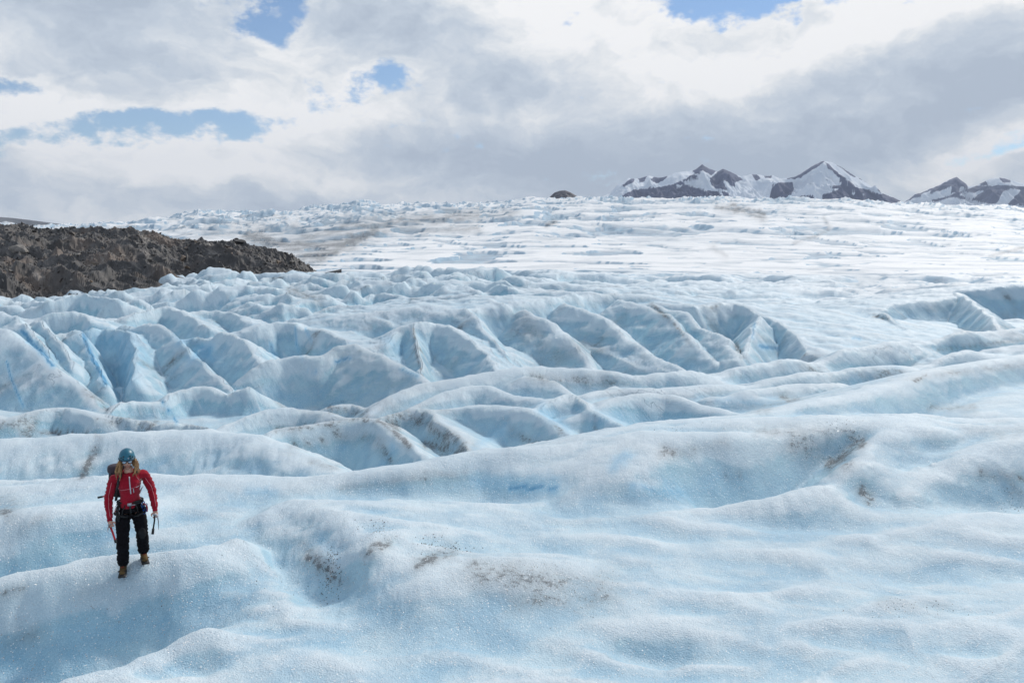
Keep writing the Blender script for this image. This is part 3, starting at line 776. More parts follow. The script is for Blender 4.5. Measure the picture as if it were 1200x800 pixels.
def ice_material():
    m = bpy.data.materials.new('ice')
    m.use_nodes = True
    N = NT(m.node_tree)
    geo = N.new('ShaderNodeNewGeometry')
    P = geo.outputs['Position']
    white, dirt, blue, slope, nearby, crev, relief_shade = (N.attr(k) for k in ('white', 'dirt', 'blue', 'slope', 'near', 'crev', 'relief_shade'))
    n_big = N.noise(P, 0.09, 5, 0.6)
    n_mid = N.noise(P, 0.9, 6, 0.62)
    n_fine = N.noise(P, 9.0, 6, 0.7)
    n_gr = N.noise(P, 60.0, 3, 0.6)
    crust = N.mix(N.ramp(n_mid, 0.35, 0.66), (0.39, 0.555, 0.665), (0.60, 0.72, 0.78))
    crust = N.mix(N.math('MULTIPLY', N.ramp(n_fine, 0.35, 0.75), 0.35), crust, (0.76, 0.82, 0.84))
    n_patch = N.noise(P, 0.16, 6, 0.62)
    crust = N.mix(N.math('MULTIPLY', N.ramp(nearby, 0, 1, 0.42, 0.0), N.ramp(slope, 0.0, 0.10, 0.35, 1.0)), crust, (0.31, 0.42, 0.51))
    greyed = N.mix(N.math('MULTIPLY', N.ramp(n_big, 0.45, 0.7), 0.45), crust, (0.50, 0.56, 0.60))
    greyed = N.mix(N.math('MULTIPLY', N.math('MULTIPLY', N.ramp(n_patch, 0.50, 0.68), N.ramp(slope, 0.01, 0.12)), N.ramp(nearby, 0, 1, 0.75, 0.3)), greyed, (0.33, 0.37, 0.42))
    # bare glacier ice on steep faces is clearer, bluer and darkened to paint in shade
    bare = N.mix(N.ramp(n_mid, 0.3, 0.7), (0.16, 0.39, 0.52), (0.32, 0.56, 0.66))
    f = N.math('MULTIPLY', N.ramp(slope, 0.03, 0.24), N.ramp(N.math('ADD', n_big, N.math('MULTIPLY', n_mid, .5)), 0.55, 1.0, 0.35, 0.95))
    col = N.mix(f, greyed, bare)
    col = N.mix(N.math('MULTIPLY', N.ramp(relief_shade, 0.05, 0.9), 0.45), col, N.mix(N.ramp(n_mid, .35, .65), (0.25, 0.49, 0.66), (0.42, 0.63, 0.74)))
    col = N.mix(N.math('MULTIPLY', N.ramp(relief_shade, -0.05, -0.85), 0.45), col, (0.76, 0.81, 0.84))
    # fall-line streaks on the faces
    sp_ = N.new('ShaderNodeSeparateXYZ')
    N.put(sp_.inputs[0], P)
    ua = N.math('ADD', sp_.outputs[0], sp_.outputs[1]); va = N.math('SUBTRACT', sp_.outputs[0], sp_.outputs[1])
    streak = N.noise(N.xyz(N.math('MULTIPLY', ua, 1.5), N.math('MULTIPLY', va, 0.22), N.math('MULTIPLY', sp_.outputs[2], 0.4)), 1.0, 8, 0.65)
    st_k = N.math('MULTIPLY', N.ramp(slope, 0.03, 0.22), N.ramp(nearby, 0.0, 1.0, 1.0, 0.22, False))
    col = N.mix(N.math('MULTIPLY', N.math('MULTIPLY', N.ramp(streak, 0.52, 0.70), st_k), 0.55), col, (0.70, 0.78, 0.83))
    col = N.mix(N.math('MULTIPLY', N.math('MULTIPLY', N.ramp(streak, 0.48, 0.30), st_k), 0.5), col, (0.24, 0.40, 0.53))
    # hairline healed cracks
    ck = N.noise(N.xyz(N.math('MULTIPLY', ua, .30), N.math('MULTIPLY', va, .12), N.math('MULTIPLY', sp_.outputs[2], .3)), 1.0, 5, 0.55)
    ck = N.ramp(N.math('ABSOLUTE', N.math('SUBTRACT', ck, 0.5)), 0.0, 0.007, 1.0, 0.0)
    ck = N.math('MULTIPLY', ck, N.math('MULTIPLY', N.ramp(n_patch, 0.52, 0.62), N.ramp(nearby, 0, 1, 0.45, 0.0)))
    col = N.mix(ck, col, (0.13, 0.22, 0.30))
    # coarse crystals: pale and dark grains
    col = N.mix(N.math('MULTIPLY', N.ramp(n_gr, 0.50, 0.72), 0.40), col, (0.80, 0.86, 0.90))
    col = N.mix(N.math('MULTIPLY', N.ramp(n_gr, 0.50, 0.30), 0.30), col, (0.30, 0.44, 0.56))
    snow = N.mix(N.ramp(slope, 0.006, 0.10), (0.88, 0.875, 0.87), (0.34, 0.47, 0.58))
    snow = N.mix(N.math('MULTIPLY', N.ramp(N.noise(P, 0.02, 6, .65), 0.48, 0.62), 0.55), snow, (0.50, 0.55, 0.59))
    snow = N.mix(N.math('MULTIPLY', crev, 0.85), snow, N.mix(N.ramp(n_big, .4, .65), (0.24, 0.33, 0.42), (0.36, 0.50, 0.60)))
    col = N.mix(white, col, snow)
    bl = N.math('MULTIPLY', blue, N.ramp(n_mid, 0.25, 0.6, 0.65, 1.0))
    col = N.mix(bl, col, N.mix(N.ramp(blue, 0.45, 0.95), (0.26, 0.53, 0.72), (0.05, 0.27, 0.49)))
    # grit: speckles whose cover follows the dirt mark
    sp = N.math('ADD', N.math('MULTIPLY', n_fine, 0.75), N.math('MULTIPLY', n_gr, 0.45))
    dmask = N.math('MULTIPLY', dirt, N.ramp(n_mid, 0.3, 0.62, 0.35, 1.0))
    dmask = N.math('MULTIPLY', dmask, N.mix(white, (1, 1, 1), N.ramp(N.noise(N.vmath('MULTIPLY', P, (1.0, 0.4, 1.0)), 0.04, 6, .65), 0.42, 0.54, 0.7, 1.0)))
    cut = N.math('SUBTRACT', sp, N.ramp(dmask, 0.0, 1.0, 0.84, 0.36, False))
    grit = N.math('MULTIPLY', N.ramp(cut, 0.0, 0.14), N.ramp(dirt, 0.02, 0.12))
    gcol = N.mix(n_gr, (0.035, 0.035, 0.036), (0.105, 0.102, 0.10))
    col = N.mix(N.math('MULTIPLY', grit, 0.72), col, gcol)
    veil = N.math('MULTIPLY', dmask, N.ramp(white, 0.0, 1.0, 0.58, 0.9))
    col = N.mix(veil, col, (0.17, 0.18, 0.19))
    b = N.new('ShaderNodeBsdfPrincipled')
    N.put(b.inputs['Base Color'], col)
    # single glossy crystals turned every way, their sparkle also painted in as white
    vc = N.new('ShaderNodeTexVoronoi', feature='F1')
    N.put(vc.inputs['Vector'], P)
    vc.inputs['Scale'].default_value = 50.0
    sc_ = N.new('ShaderNodeSeparateColor')
    N.put(sc_.inputs[0], vc.outputs['Color'])
    cry = N.math('GREATER_THAN', sc_.outputs[0], 0.91)
    cry = N.math('MULTIPLY', cry, N.math('LESS_THAN', vc.outputs['Distance'], 0.42))
    N.put(b.inputs['Roughness'], N.math('MULTIPLY', N.ramp(n_fine, 0.3, 0.7, 0.42, 0.75), N.ramp(cry, 0, 1, 1.0, 0.25)))
    N.put(b.inputs['Specular IOR Level'], N.ramp(white, 0, 1, 0.5, 0.1))
    b.inputs['IOR'].default_value = 1.31
    N.put(b.inputs['Base Color'], N.mix(N.math('MULTIPLY', cry, 0.85), col, (0.96, 0.97, 0.98)))
    # relief too fine for the mesh
    vor = N.new('ShaderNodeTexVoronoi', feature='F1')
    N.put(vor.inputs['Vector'], P)
    vor.inputs['Scale'].default_value = 45.0
    gran = N.math('ADD', N.math('MULTIPLY', vor.outputs['Distance'], 0.006), N.math('MULTIPLY', n_fine, 0.022))
    gran = N.math('ADD', gran, N.math('MULTIPLY', n_gr, 0.012))
    bump = N.new('ShaderNodeBump')
    N.put(bump.inputs['Strength'], 1.0)
    N.put(bump.inputs['Distance'], 1.0)
    n_flute = N.noise(N.vmath('MULTIPLY', P, (1.0, 0.35, 1.0)), 1.2, 6, 0.52)
    hgt = N.math('ADD', gran, N.math('MULTIPLY', n_flute, N.math('MULTIPLY', N.ramp(slope, 0.02, 0.3, 0.03, 0.10), N.ramp(nearby, 0, 1, 1.0, 0.45))))
    hgt = N.math('ADD', hgt, N.math('MULTIPLY', N.math('MULTIPLY', streak, st_k), 0.07))
    hgt = N.math('SUBTRACT', hgt, N.math('MULTIPLY', ck, 0.05))
    N.put(bump.inputs['Height'], hgt)
    tilt = N.vmath('MULTIPLY', N.vmath('SUBTRACT', vc.outputs['Color'], (0.5, 0.5, 0.5)), N.xyz(N.math('MULTIPLY', cry, 2.2), N.math('MULTIPLY', cry, 2.2), 0.0))
    N.put(b.inputs['Normal'], N.vmath('NORMALIZE', N.vmath('ADD', bump.outputs[0], tilt)))
    o = N.new('ShaderNodeOutputMaterial')
    N.l.new(b.outputs[0], o.inputs[0])
    return m


ICE = ice_material()
gl_me, GRID = glacier()
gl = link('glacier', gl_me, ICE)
tag(gl, 'pale blue ridged and crevassed glacier ice filling the valley', kind='structure')

# look-up of the ice height for things that stand on it
from mathutils.bvhtree import BVHTree


def ice_height(x, y):
    Xg, Yg, Zg, th, rr = GRID
    a = math.atan2(x, y + 4.0)
    r = math.hypot(x, y + 4.0)
    ia = np.interp(a, th[:1190], np.arange(1190))
    ir = np.interp(r, rr, np.arange(len(rr)))
    i, j = int(ir), int(ia)
    fi, fj = ir - i, ia - j
    return float((Zg[i, j] * (1 - fj) + Zg[i, j + 1] * fj) * (1 - fi) + (Zg[i + 1, j] * (1 - fj) + Zg[i + 1, j + 1] * fj) * fi)

# ================================================================== rock and mountains
def poly_mask(px, py, poly, soft=1.2):
    """1 inside a polygon given in photo coordinates, feathered"""
    inside = np.zeros(px.shape, bool)
    n = len(poly)
    d2 = np.full(px.shape, 1e9)
    for i in range(n):
        x1, y1 = poly[i]; x2, y2 = poly[(i + 1) % n]
        if y1 != y2:
            c = ((y1 > py) != (y2 > py)) & (px < (x2 - x1) * (py - y1) / (y2 - y1) + x1)
            inside ^= c
        ex, ey = x2 - x1, y2 - y1
        t = np.clip(((px - x1) * ex + (py - y1) * ey) / (ex * ex + ey * ey + 1e-9), 0, 1)
        d2 = np.minimum(d2, (px - x1 - t * ex) ** 2 + (py - y1 - t * ey) ** 2)
    d = np.sqrt(d2)
    return np.where(inside, np.clip(0.5 + d / soft, 0, 1), np.clip(0.5 - d / soft, 0, 1))


def C3(*p): return [(690 + x / 4.444, 180 + y / 4.444) for x, y in p]
def C4(*p): return [(930 + x / 4.444, 180 + y / 4.444) for x, y in p]


ROCK = [
    C3((140, 240), (205, 200), (260, 185), (330, 180), (390, 170), (440, 160), (475, 142), (505, 160), (560, 180), (610, 193), (670, 195), (690, 215), (690, 260), (140, 260)),
    C3((320, 135), (355, 110), (420, 105), (385, 145), (350, 155)), C3((165, 170), (205, 140), (240, 115), (235, 150), (180, 172)),
    C3((255, 125), (305, 118), (290, 145), (262, 150)), C3((540, 95), (590, 40), (625, 70), (665, 90), (640, 112), (600, 95), (560, 108)),
    C3((505, 130), (545, 105), (580, 130), (520, 138), (470, 140)),
    C3((630, 135), (690, 72), (730, 80), (805, 138), (760, 150), (760, 170), (740, 165), (700, 135), (710, 160), (725, 190), (700, 188), (660, 185), (640, 160)),
    C3((690, 195), (730, 205), (730, 225), (700, 220)), C3((835, 90), (865, 90), (895, 130), (870, 140)), C3((910, 98), (960, 100), (945, 130), (915, 125)),
    C3((955, 165), (985, 152), (1060, 150), (1068, 185), (1050, 215), (1060, 240), (940, 240)), C3((1022, 118), (1045, 105), (1075, 130), (1035, 133)),
    C3((1070, 122), (1110, 100), (1150, 70), (1200, 40), (1200, 62), (1150, 94), (1100, 127)), C3((1100, 225), (1150, 218), (1180, 225), (1170, 240), (1100, 240)),
    C4((0, 120), (50, 95), (85, 70), (80, 92), (40, 118), (0, 137)), C4((95, 65), (140, 30), (175, 30), (145, 55), (110, 78)),
    C4((160, 45), (185, 55), (215, 85), (250, 115), (300, 150), (325, 172), (290, 170), (260, 160), (235, 150), (240, 130), (215, 105), (180, 75)),
    C4((190, 30), (240, 50), (290, 85), (325, 125), (300, 118), (260, 85), (215, 55)), C4((320, 100), (350, 110), (415, 155), (400, 166), (340, 132)),
    C4((180, 170), (250, 165), (330, 175), (400, 195), (440, 210), (500, 205), (560, 230), (560, 260), (150, 260), (150, 215), (190, 205), (220, 190)),
    C4((430, 165), (470, 180), (520, 210), (450, 204)), C4((70, 215), (100, 215), (105, 240), (65, 240)), C4((165, 135), (180, 135), (178, 141), (166, 141)),
]
HOLES = [C4((305, 195), (320, 205), (315, 218), (300, 208)), C4((360, 205), (380, 215), (365, 216)), C3((570, 95), (600, 88), (592, 100)), C3((450, 160), (495, 165), (460, 172)),
         C3((705, 150), (720, 160), (712, 178)), C4((195, 185), (240, 180), (215, 196))]
ROCK2 = [
    C4((570, 262), (640, 205), (700, 190), (770, 160), (850, 115), (910, 165), (905, 188), (870, 170), (862, 200), (815, 210), (825, 168), (790, 185), (720, 205), (660, 225), (620, 235), (590, 250)),
    C4((700, 245), (780, 230), (860, 200), (950, 170), (1080, 165), (1290, 175), (1290, 270), (1110, 270), (1185, 190), (1130, 180), (1090, 200), (1070, 245), (1050, 262), (1020, 262), (950, 248), (820, 225), (780, 242), (735, 250)),
    C4((960, 160), (1000, 135), (1012, 165), (975, 166)), C4((1060, 118), (1125, 122), (1132, 150), (1090, 150)),
]
HOLES2 = [C4((862, 215), (925, 240), (945, 225), (995, 195), (985, 190), (930, 205), (880, 203)), C4((690, 200), (715, 195), (705, 215), (660, 215))]


def mountain_material():
    m = bpy.data.materials.new('mountain_rock_and_snow')
    m.use_nodes = True
    N = NT(m.node_tree)
    P = N.new('ShaderNodeNewGeometry').outputs['Position']
    rock = N.attr('rock')
    n = N.noise(P, 0.006, 8, 0.62)
    n2 = N.noise(P, 0.03, 5, 0.6)
    n3 = N.noise(P, 0.010, 8, 0.7)
    e = N.math('ADD', rock, N.math('MULTIPLY', N.math('SUBTRACT', n2, 0.5), 1.1))
    e = N.math('ADD', e, N.math('MULTIPLY', N.math('SUBTRACT', n3, 0.5), 1.5))
    k = N.ramp(e, 0.42, 0.60)
    rk = N.mix(N.ramp(n, 0.3, 0.7), (0.035, 0.045, 0.11), (0.085, 0.10, 0.19))  # rock tinted blue, painting distance haze into its colour
    sn = N.mix(N.ramp(n, 0.35, 0.7), (0.66, 0.72, 0.80), (0.84, 0.87, 0.91))
    b = N.new('ShaderNodeBsdfPrincipled')
    N.put(b.inputs['Base Color'], N.mix(k, sn, rk))
    b.inputs['Roughness'].default_value = 0.9
    bu = N.new('ShaderNodeBump')
    N.put(bu.inputs['Height'], N.math('MULTIPLY', n, 60.0))
    bu.inputs['Strength'].default_value = 0.6
    N.l.new(bu.outputs[0], b.inputs['Normal'])
    o = N.new('ShaderNodeOutputMaterial')
    N.l.new(b.outputs[0], o.inputs[0])
    return m


def range_mesh(name, sky, Yc, depth, rocks, holes, nc=620, nr=150, amp=1.0, slope=0.55):
    sky = np.array(sky, float)
    x0, x1 = sky[0, 0], sky[-1, 0]
    cols = np.linspace(x0, x1, nc)
    s = np.linspace(-1, 0.7, nr)
    PX, S = np.meshgrid(cols, s)
    crest = np.interp(PX, sky[:, 0], sky[:, 1])
    Yb = Yc + 0.08 * Yc * fbm(PX / 90, PX * 0, 2, 201)
    Y = Yb + S * depth
    X = (PX - 600) / FPX * Y * (1 / (CP + ((400 - 220) / FPX) * SP))
    zc = EYE - (crest - HOR) / FPX * Yb * 1.0
    # correct for the tilt of the frame
    for _ in range(2):
        _, py = photo_xy(X, Yb, zc)
        zc = zc - (crest - py) / FPX * Yb * 1.02
    z = zc - np.abs(S) * depth * slope * (0.75 + 0.5 * (S > 0))
    # buttresses and gullies running down the face
    w = depth * 0.35
    rel = ridged((X + .3 * Y) / w, Y / (w * 2.2), 4, 211, 0.5) - 0.45 + 0.5 * fbm(X / (w * .6), Y / w, 4, 215)
    edge = sstep(0.0, 0.35, np.abs(S))
    z = z + rel * depth * 0.16 * amp * (0.12 + edge) 
    px, py = photo_xy(X, Y, z)
    jx = px + 1.6 * fbm(px / 5, py / 5, 3, 221); jy = py + 1.2 * fbm(px / 5, py / 5, 3, 222)
    rk = np.zeros(X.shape)
    if rocks is None:
        rk[:] = 1
    else:
        for p in rocks:
            rk = np.maximum(rk, poly_mask(jx, jy, p))
        for p in holes:
            rk = np.minimum(rk, 1 - poly_mask(jx, jy, p))
        rk = np.where(S > 0.05, sstep(-.1, .2, fbm(X / 400, Y / 400, 3, 225)), rk)
    return grid_mesh(name, X, Y, z, False, {'rock': rk})


MTN = mountain_material()
sky1 = [(640, 262), (690, 240), (706, 230), (715, 226), (722, 218), (735, 209), (748, 208), (760, 206), (772, 208), (785, 205), (800, 201), (812, 199), (822, 192), (832, 198), (840, 202), (846, 198), (855, 200),
        (868, 206), (880, 203), (893, 206), (905, 205), (920, 210), (932, 206), (940, 202), (950, 195), (963, 188), (972, 189), (985, 196), (1000, 205), (1020, 217), (1035, 226), (1045, 231), (1070, 242), (1090, 256)]
sky2 = [(1020, 262), (1050, 242), (1075, 227), (1095, 219), (1120, 207), (1127, 212), (1135, 218), (1145, 217), (1158, 210), (1172, 208), (1182, 211), (1200, 215), (1240, 211), (1290, 222), (1350, 216), (1450, 240), (1500, 262)]
m1 = link('mountain', range_mesh('mountain', sky1, 10500, 1500, ROCK, HOLES), MTN)
tag(m1, 'snowy mountain range with a sharp tall peak beyond the glacier brow', kind='structure')
m2 = link('mountain', range_mesh('mountain', sky2, 13500, 1700, ROCK2, HOLES2), MTN)
tag(m2, 'farther snow-streaked twin peaks at the right edge', kind='structure')


def rock_material(name, dark, light, tan, sc, bump=0.4, streaks=False):
    m = bpy.data.materials.new(name)
    m.use_nodes = True
    N = NT(m.node_tree)
    P = N.new('ShaderNodeNewGeometry').outputs['Position']
    n = N.noise(P, sc, 8, 0.65)
    n2 = N.noise(P, sc * 0.18, 5, 0.55)
    n3 = N.noise(P, sc * 7, 4, 0.6)
    c = N.mix(N.ramp(n, 0.36, 0.68), dark, light)
    c = N.mix(N.math('MULTIPLY', N.ramp(n2, 0.5, 0.66), 0.75), c, tan)
    c = N.mix(N.math('MULTIPLY', N.ramp(n3, 0.62, 0.72), 0.5), c, (light[0] * 1.9, light[1] * 1.9, light[2] * 1.9))
    if streaks:
        sp = N.new('ShaderNodeSeparateXYZ')
        N.put(sp.inputs[0], P)
        ua = N.math('ADD', N.math('MULTIPLY', sp.outputs[0], .75), N.math('ADD', sp.outputs[2], N.math('MULTIPLY', sp.outputs[1], .3)))
        va = N.math('SUBTRACT', sp.outputs[0], sp.outputs[2])
        stn = N.noise(N.xyz(N.math('MULTIPLY', ua, .35), N.math('MULTIPLY', va, .06), 0.0), 1.0, 7, .65)
        c = N.mix(N.math('MULTIPLY', N.ramp(stn, .55, .66), .75), c, (0.30, 0.265, 0.235))
        c = N.mix(N.math('MULTIPLY', N.ramp(stn, .46, .36), .7), c, (0.022, 0.020, 0.021))
    info = N.new('ShaderNodeObjectInfo')
    c = N.mix(N.math('MULTIPLY', info.outputs['Random'], 0.35), c, light)
    b = N.new('ShaderNodeBsdfPrincipled')
    N.put(b.inputs['Base Color'], c)
    b.inputs['Roughness'].default_value = 0.75
    bu = N.new('ShaderNodeBump')
    N.put(bu.inputs['Height'], N.math('ADD', N.math('MULTIPLY', n, bump), N.math('MULTIPLY', n3, bump * .2)))
    N.l.new(bu.outputs[0], b.inputs['Normal'])
    o = N.new('ShaderNodeOutputMaterial')
    N.l.new(b.outputs[0], o.inputs[0])
    return m


sky3 = [(634, 236), (644, 231), (650, 225.5), (656, 223.5), (662, 223), (668, 225), (675, 229), (688, 236)]
FARROCK = rock_material('far_rock', (0.04, 0.04, 0.055), (0.08, 0.075, 0.09), (0.08, 0.07, 0.09), 0.02, 4.0)
m3 = link('rock_outcrop', range_mesh('rock_outcrop', sky3, 3300, 110, None, None, 80, 40, 0.5, 0.5), FARROCK)
tag(m3, 'small dark rock knob poking above the glacier brow', kind='structure')
FARHILL = rock_material('far_hill', (0.075, 0.08, 0.095), (0.12, 0.125, 0.14), (0.12, 0.12, 0.13), 0.006, 6.0)
sky4 = [(-900, 240), (-300, 246), (-100, 250), (0, 254), (30, 257), (60, 261), (90, 264.5), (112, 268), (150, 276), (200, 286)]
m4 = link('hill', range_mesh('hill', sky4, 5200, 900, None, None, 260, 60, 0.15, 0.25), FARHILL)
tag(m4, 'long dark bare hill on the far left horizon', kind='structure')

# ------------------------------------------------------------------ moraine
MOR_PX = np.array([-900, -400, -100, 0, 35, 60, 85, 110, 140, 180, 205, 215, 235, 280, 290, 320, 345, 356, 375, 400.])
MOR_TOP = np.array([258, 260, 262, 263, 264, 268, 265, 266, 267, 271, 279, 282, 280, 281, 286, 293, 301, 309, 328, 345.])
MOR_Y0 = np.interp(MOR_PX, [-900, 0, 100, 200, 300, 360, 400], [120, 122, 140, 165, 200, 240, 270])
MOR_YC = np.interp(MOR_PX, [-900, 0, 200, 300, 360, 400], [330, 330, 360, 370, 330, 320])


def moraine():
    cols = np.concatenate([np.linspace(-900, -60, 90)[:-1], np.linspace(-60, 400, 620)])
    s = np.concatenate([np.linspace(-0.12, 1.0, 300), np.linspace(1.02, 1.9, 40)])
    PX, S = np.meshgrid(cols, s)
    Y0 = np.interp(PX, MOR_PX, MOR_Y0); Yc = np.interp(PX, MOR_PX, MOR_YC)
    top = np.interp(PX, MOR_PX, MOR_TOP)
    Y = Y0 + (Yc - Y0) * S
    X = (PX - 600) / FPX * Y * 0.995
    zc = EYE - (top + 3 - HOR) / FPX * Yc
    z0 = np.interp(PX, [-100, 60, 200, 300], [-7.5, -7.0, -5.0, -4.2])
    prof = np.where(S < 1, np.clip(S, -0.2, 1) ** 1.0 if False else np.sign(S) * np.abs(S) ** 0.85, 1 - (S - 1) * 0.55)
    z = z0 + (zc - z0) * prof
    ed = sstep(0.0, 0.2, S) * sstep(400, 360, PX) if False else sstep(-0.12, 0.12, S)
    wx = X + 6 * fbm(X / 30, Y / 30, 2, 301); wy = Y + 6 * fbm(X / 30, Y / 30, 2, 302)
    z = z + (ridged((wx + wy) / 30, (wy - .5 * wx) / 70, 3, 311, .45) - .4) * 6.5 * ed * (1 - .65 * sstep(.8, 1, S))
    z = z + (ridged((wx + .8 * wy) / 8, (wy - .6 * wx) / 20, 3, 315, .5) - .4) * 2.2 * ed
    z = z + fbm((X + .7 * Y) / 2.2, (Y - .7 * X) / 5.5, 3, 318) * 0.75 * ed
    return grid_mesh('moraine', X, Y, z, False, None, False), (PX, S, X, Y, z)


MORROCK = rock_material('moraine_rock', (0.018, 0.017, 0.018), (0.095, 0.088, 0.084), (0.19, 0.135, 0.10), 0.22, 0.7, True)
mor_me, (MPX, MS, MX, MY, MZ) = moraine()
mo = link('moraine_hillside', mor_me, MORROCK)
tag(mo, 'dark brown moraine of broken rock left of the ice', kind='structure')

rng = random.Random(5)


def rock_mesh(name, r, flat=0.65, n=11):
    bm = bmesh.new()
    for i in range(n):
        v = Vector((r.gauss(0, 1), r.gauss(0, 1), r.gauss(0, 1))).normalized() * r.uniform(.75, 1.05)
        bm.verts.new((v.x * r.uniform(.8, 1.2), v.y * r.uniform(.8, 1.1), v.z * flat))
    bmesh.ops.convex_hull(bm, input=bm.verts)
    loose = [v for v in bm.verts if not v.link_faces]
    bmesh.ops.delete(bm, geom=loose, context='VERTS')
    bm.normal_update()
    me = bpy.data.meshes.new(name)
    bm.to_mesh(me)
    bm.free()
    return me


def spots(n, smin, smax_, pmin, pmax, r, pick=None):
    nr, nc = MX.shape
    out = []
    while len(out) < n:
        s = r.uniform(smin, smax_); p = r.uniform(pmin, pmax)
        i = int(np.searchsorted(MS[:, 0], s)); j = int(np.searchsorted(MPX[0], p))
        if 0 < i < nr - 1 and 0 < j < nc - 1:
            out.append((MX[i, j], MY[i, j], MZ[i, j], p))
    return out


def rubble():
    protos = []
    for k in range(10):
        me = rock_mesh('tmp', rng, rng.uniform(.3, .7), 9)
        co = np.array([v.co[:] for v in me.vertices]); fs = [list(p.vertices) for p in me.polygons]
        protos.append((co, fs)); bpy.data.meshes.remove(me)
    V = []; F = []; off = 0
    for (x, y, z, p) in spots(7500, -.1, 1.0, -120, 372, rng):
        co, fs = protos[rng.randrange(10)]
        s = rng.choice([.2, .25, .32, .4, .6]) * (y / 230.0)
        q = Quaternion((rng.gauss(0, 1), rng.gauss(0, 1), rng.gauss(0, 1), rng.gauss(0, 1))).normalized().to_matrix()
        m = np.array(q)
        c = (co * s) @ m.T + np.array((x, y, z + s * .15))
        V.append(c)
        F += [[i + off for i in f] for f in fs]
        off += len(c)
    me = bpy.data.meshes.new('rubble')
    me.from_pydata(np.concatenate(V).tolist(), [], F)
    return me


ru = link('rock_rubble', rubble(), MORROCK)
tag(ru, 'loose angular rubble covering the moraine slope', kind='stuff')
PALE = rock_material('pale_rock', (0.16, 0.145, 0.13), (0.30, 0.27, 0.24), (0.33, 0.25, 0.18), 0.8, 0.3)
TANR = rock_material('tan_rock', (0.12, 0.09, 0.07), (0.24, 0.18, 0.13), (0.32, 0.21, 0.13), 0.6, 0.3)
bms = [rock_mesh('boulder', rng, f, 14) for f in (.45, .6, .75, .5, .9, .4)]
for i, m_ in enumerate(bms):
    m_.materials.append((MORROCK, PALE, TANR)[i % 3])
for i, (x, y, z, p) in enumerate(spots(110, .05, .98, -30, 362, rng)):
    k = rng.randrange(6)
    if p < 190 and k % 3 == 2 and rng.random() < .8: k -= 2
    o = bpy.data.objects.new('boulder', bms[k])
    COL.objects.link(o)
    s = rng.uniform(.55, 1.2) * y / 230
    o.scale = (s * rng.uniform(1, 1.5), s, s)
    o.location = (x, y, z + s * .2)
    o.rotation_euler = (rng.uniform(-.5, .5), rng.uniform(-.5, .5), rng.uniform(0, 6.3))
    kind_ = ('dark', 'pale grey', 'tan brown')[k % 3]
    i_ = np.argmin((MX - x) ** 2 + (MY - y) ** 2)
    sl_ = MS.ravel()[i_]
    where = 'along the foot of the moraine' if sl_ < .3 else 'halfway up the moraine slope' if sl_ < .7 else 'under the crest of the moraine'
    side_ = 'at its left end' if p < 100 else 'in its middle part' if p < 240 else 'towards its right tip'
    tag(o, kind_ + ' boulder ' + where + ', ' + side_, 'boulder', kind_ + ' boulders scattered over the moraine')


def moraine_spot(px, py):
    a, b = photo_xy(MX, MY, MZ)
    d = (a - px) ** 2 + (b - py) ** 2 + MY * .01
    i = np.nanargmin(d)
    i, j = np.unravel_index(i, d.shape)
    return MX[i, j], MY[i, j], MZ[i, j]


def big_boulder(px, py, w, label, mat, flat, rz):
    x, y, z = moraine_spot(px, py)
    s = w / FPX * y / 2
    me = rock_mesh('boulder', rng, flat, 22)
    o = link('boulder', me, mat)
    o.scale = (s, s * .8, s)
    o.location = (x, y, z + s * .25)
    o.rotation_euler = (.2, .1, rz)
    tag(o, label, 'boulder')


big_boulder(23, 296, 20, 'whitish broad boulder on the dark slope near the left edge', PALE, .75, .3)
big_boulder(214, 306, 13, 'orange-tan upright boulder mid slope of the moraine', TANR, 1.1, 1.0)
big_boulder(287, 294, 11, 'rounded brown boulder standing on the right shoulder of the moraine crest', MORROCK, .9, .2)
big_boulder(280, 284, 16, 'flat dark slab on top of the second moraine hump', MORROCK, .35, .2)
big_boulder(160, 287, 14, 'long flat pale slab below the moraine crest', PALE, .3, .5)
big_boulder(250, 308, 22, 'long pale slab leaning down the right part of the moraine', PALE, .25, .7)

# ================================================================== the hiker
def simple_mat(name, col, rough=0.7, metal=0.0, var=0.25, sc=60.0, sheen=0.0, bump=0.0015):
    m = bpy.data.materials.new(name)
    m.use_nodes = True
    N = NT(m.node_tree)
    P = N.new('ShaderNodeTexCoord').outputs['Object']
    n = N.noise(P, sc, 5, 0.6)
    n2 = N.noise(P, sc * .15, 3, 0.5)
    lo = tuple(c * (1 - var) for c in col); hi = tuple(min(1, c * (1 + var)) for c in col)
    c = N.mix(N.ramp(N.math('ADD', N.math('MULTIPLY', n, .5), N.math('MULTIPLY', n2, .5)), .35, .65), lo, hi)
    b = N.new('ShaderNodeBsdfPrincipled')
    N.put(b.inputs['Base Color'], c)
    b.inputs['Roughness'].default_value = rough
    b.inputs['Metallic'].default_value = metal
    if rough >= .75: b.inputs['Specular IOR Level'].default_value = 0.15
    if sheen:
        b.inputs['Sheen Weight'].default_value = sheen
    bu = N.new('ShaderNodeBump')
    N.put(bu.inputs['Height'], N.math('MULTIPLY', n, bump))
    N.l.new(bu.outputs[0], b.inputs['Normal'])
    o = N.new('ShaderNodeOutputMaterial')
    N.l.new(b.outputs[0], o.inputs[0])
    return m


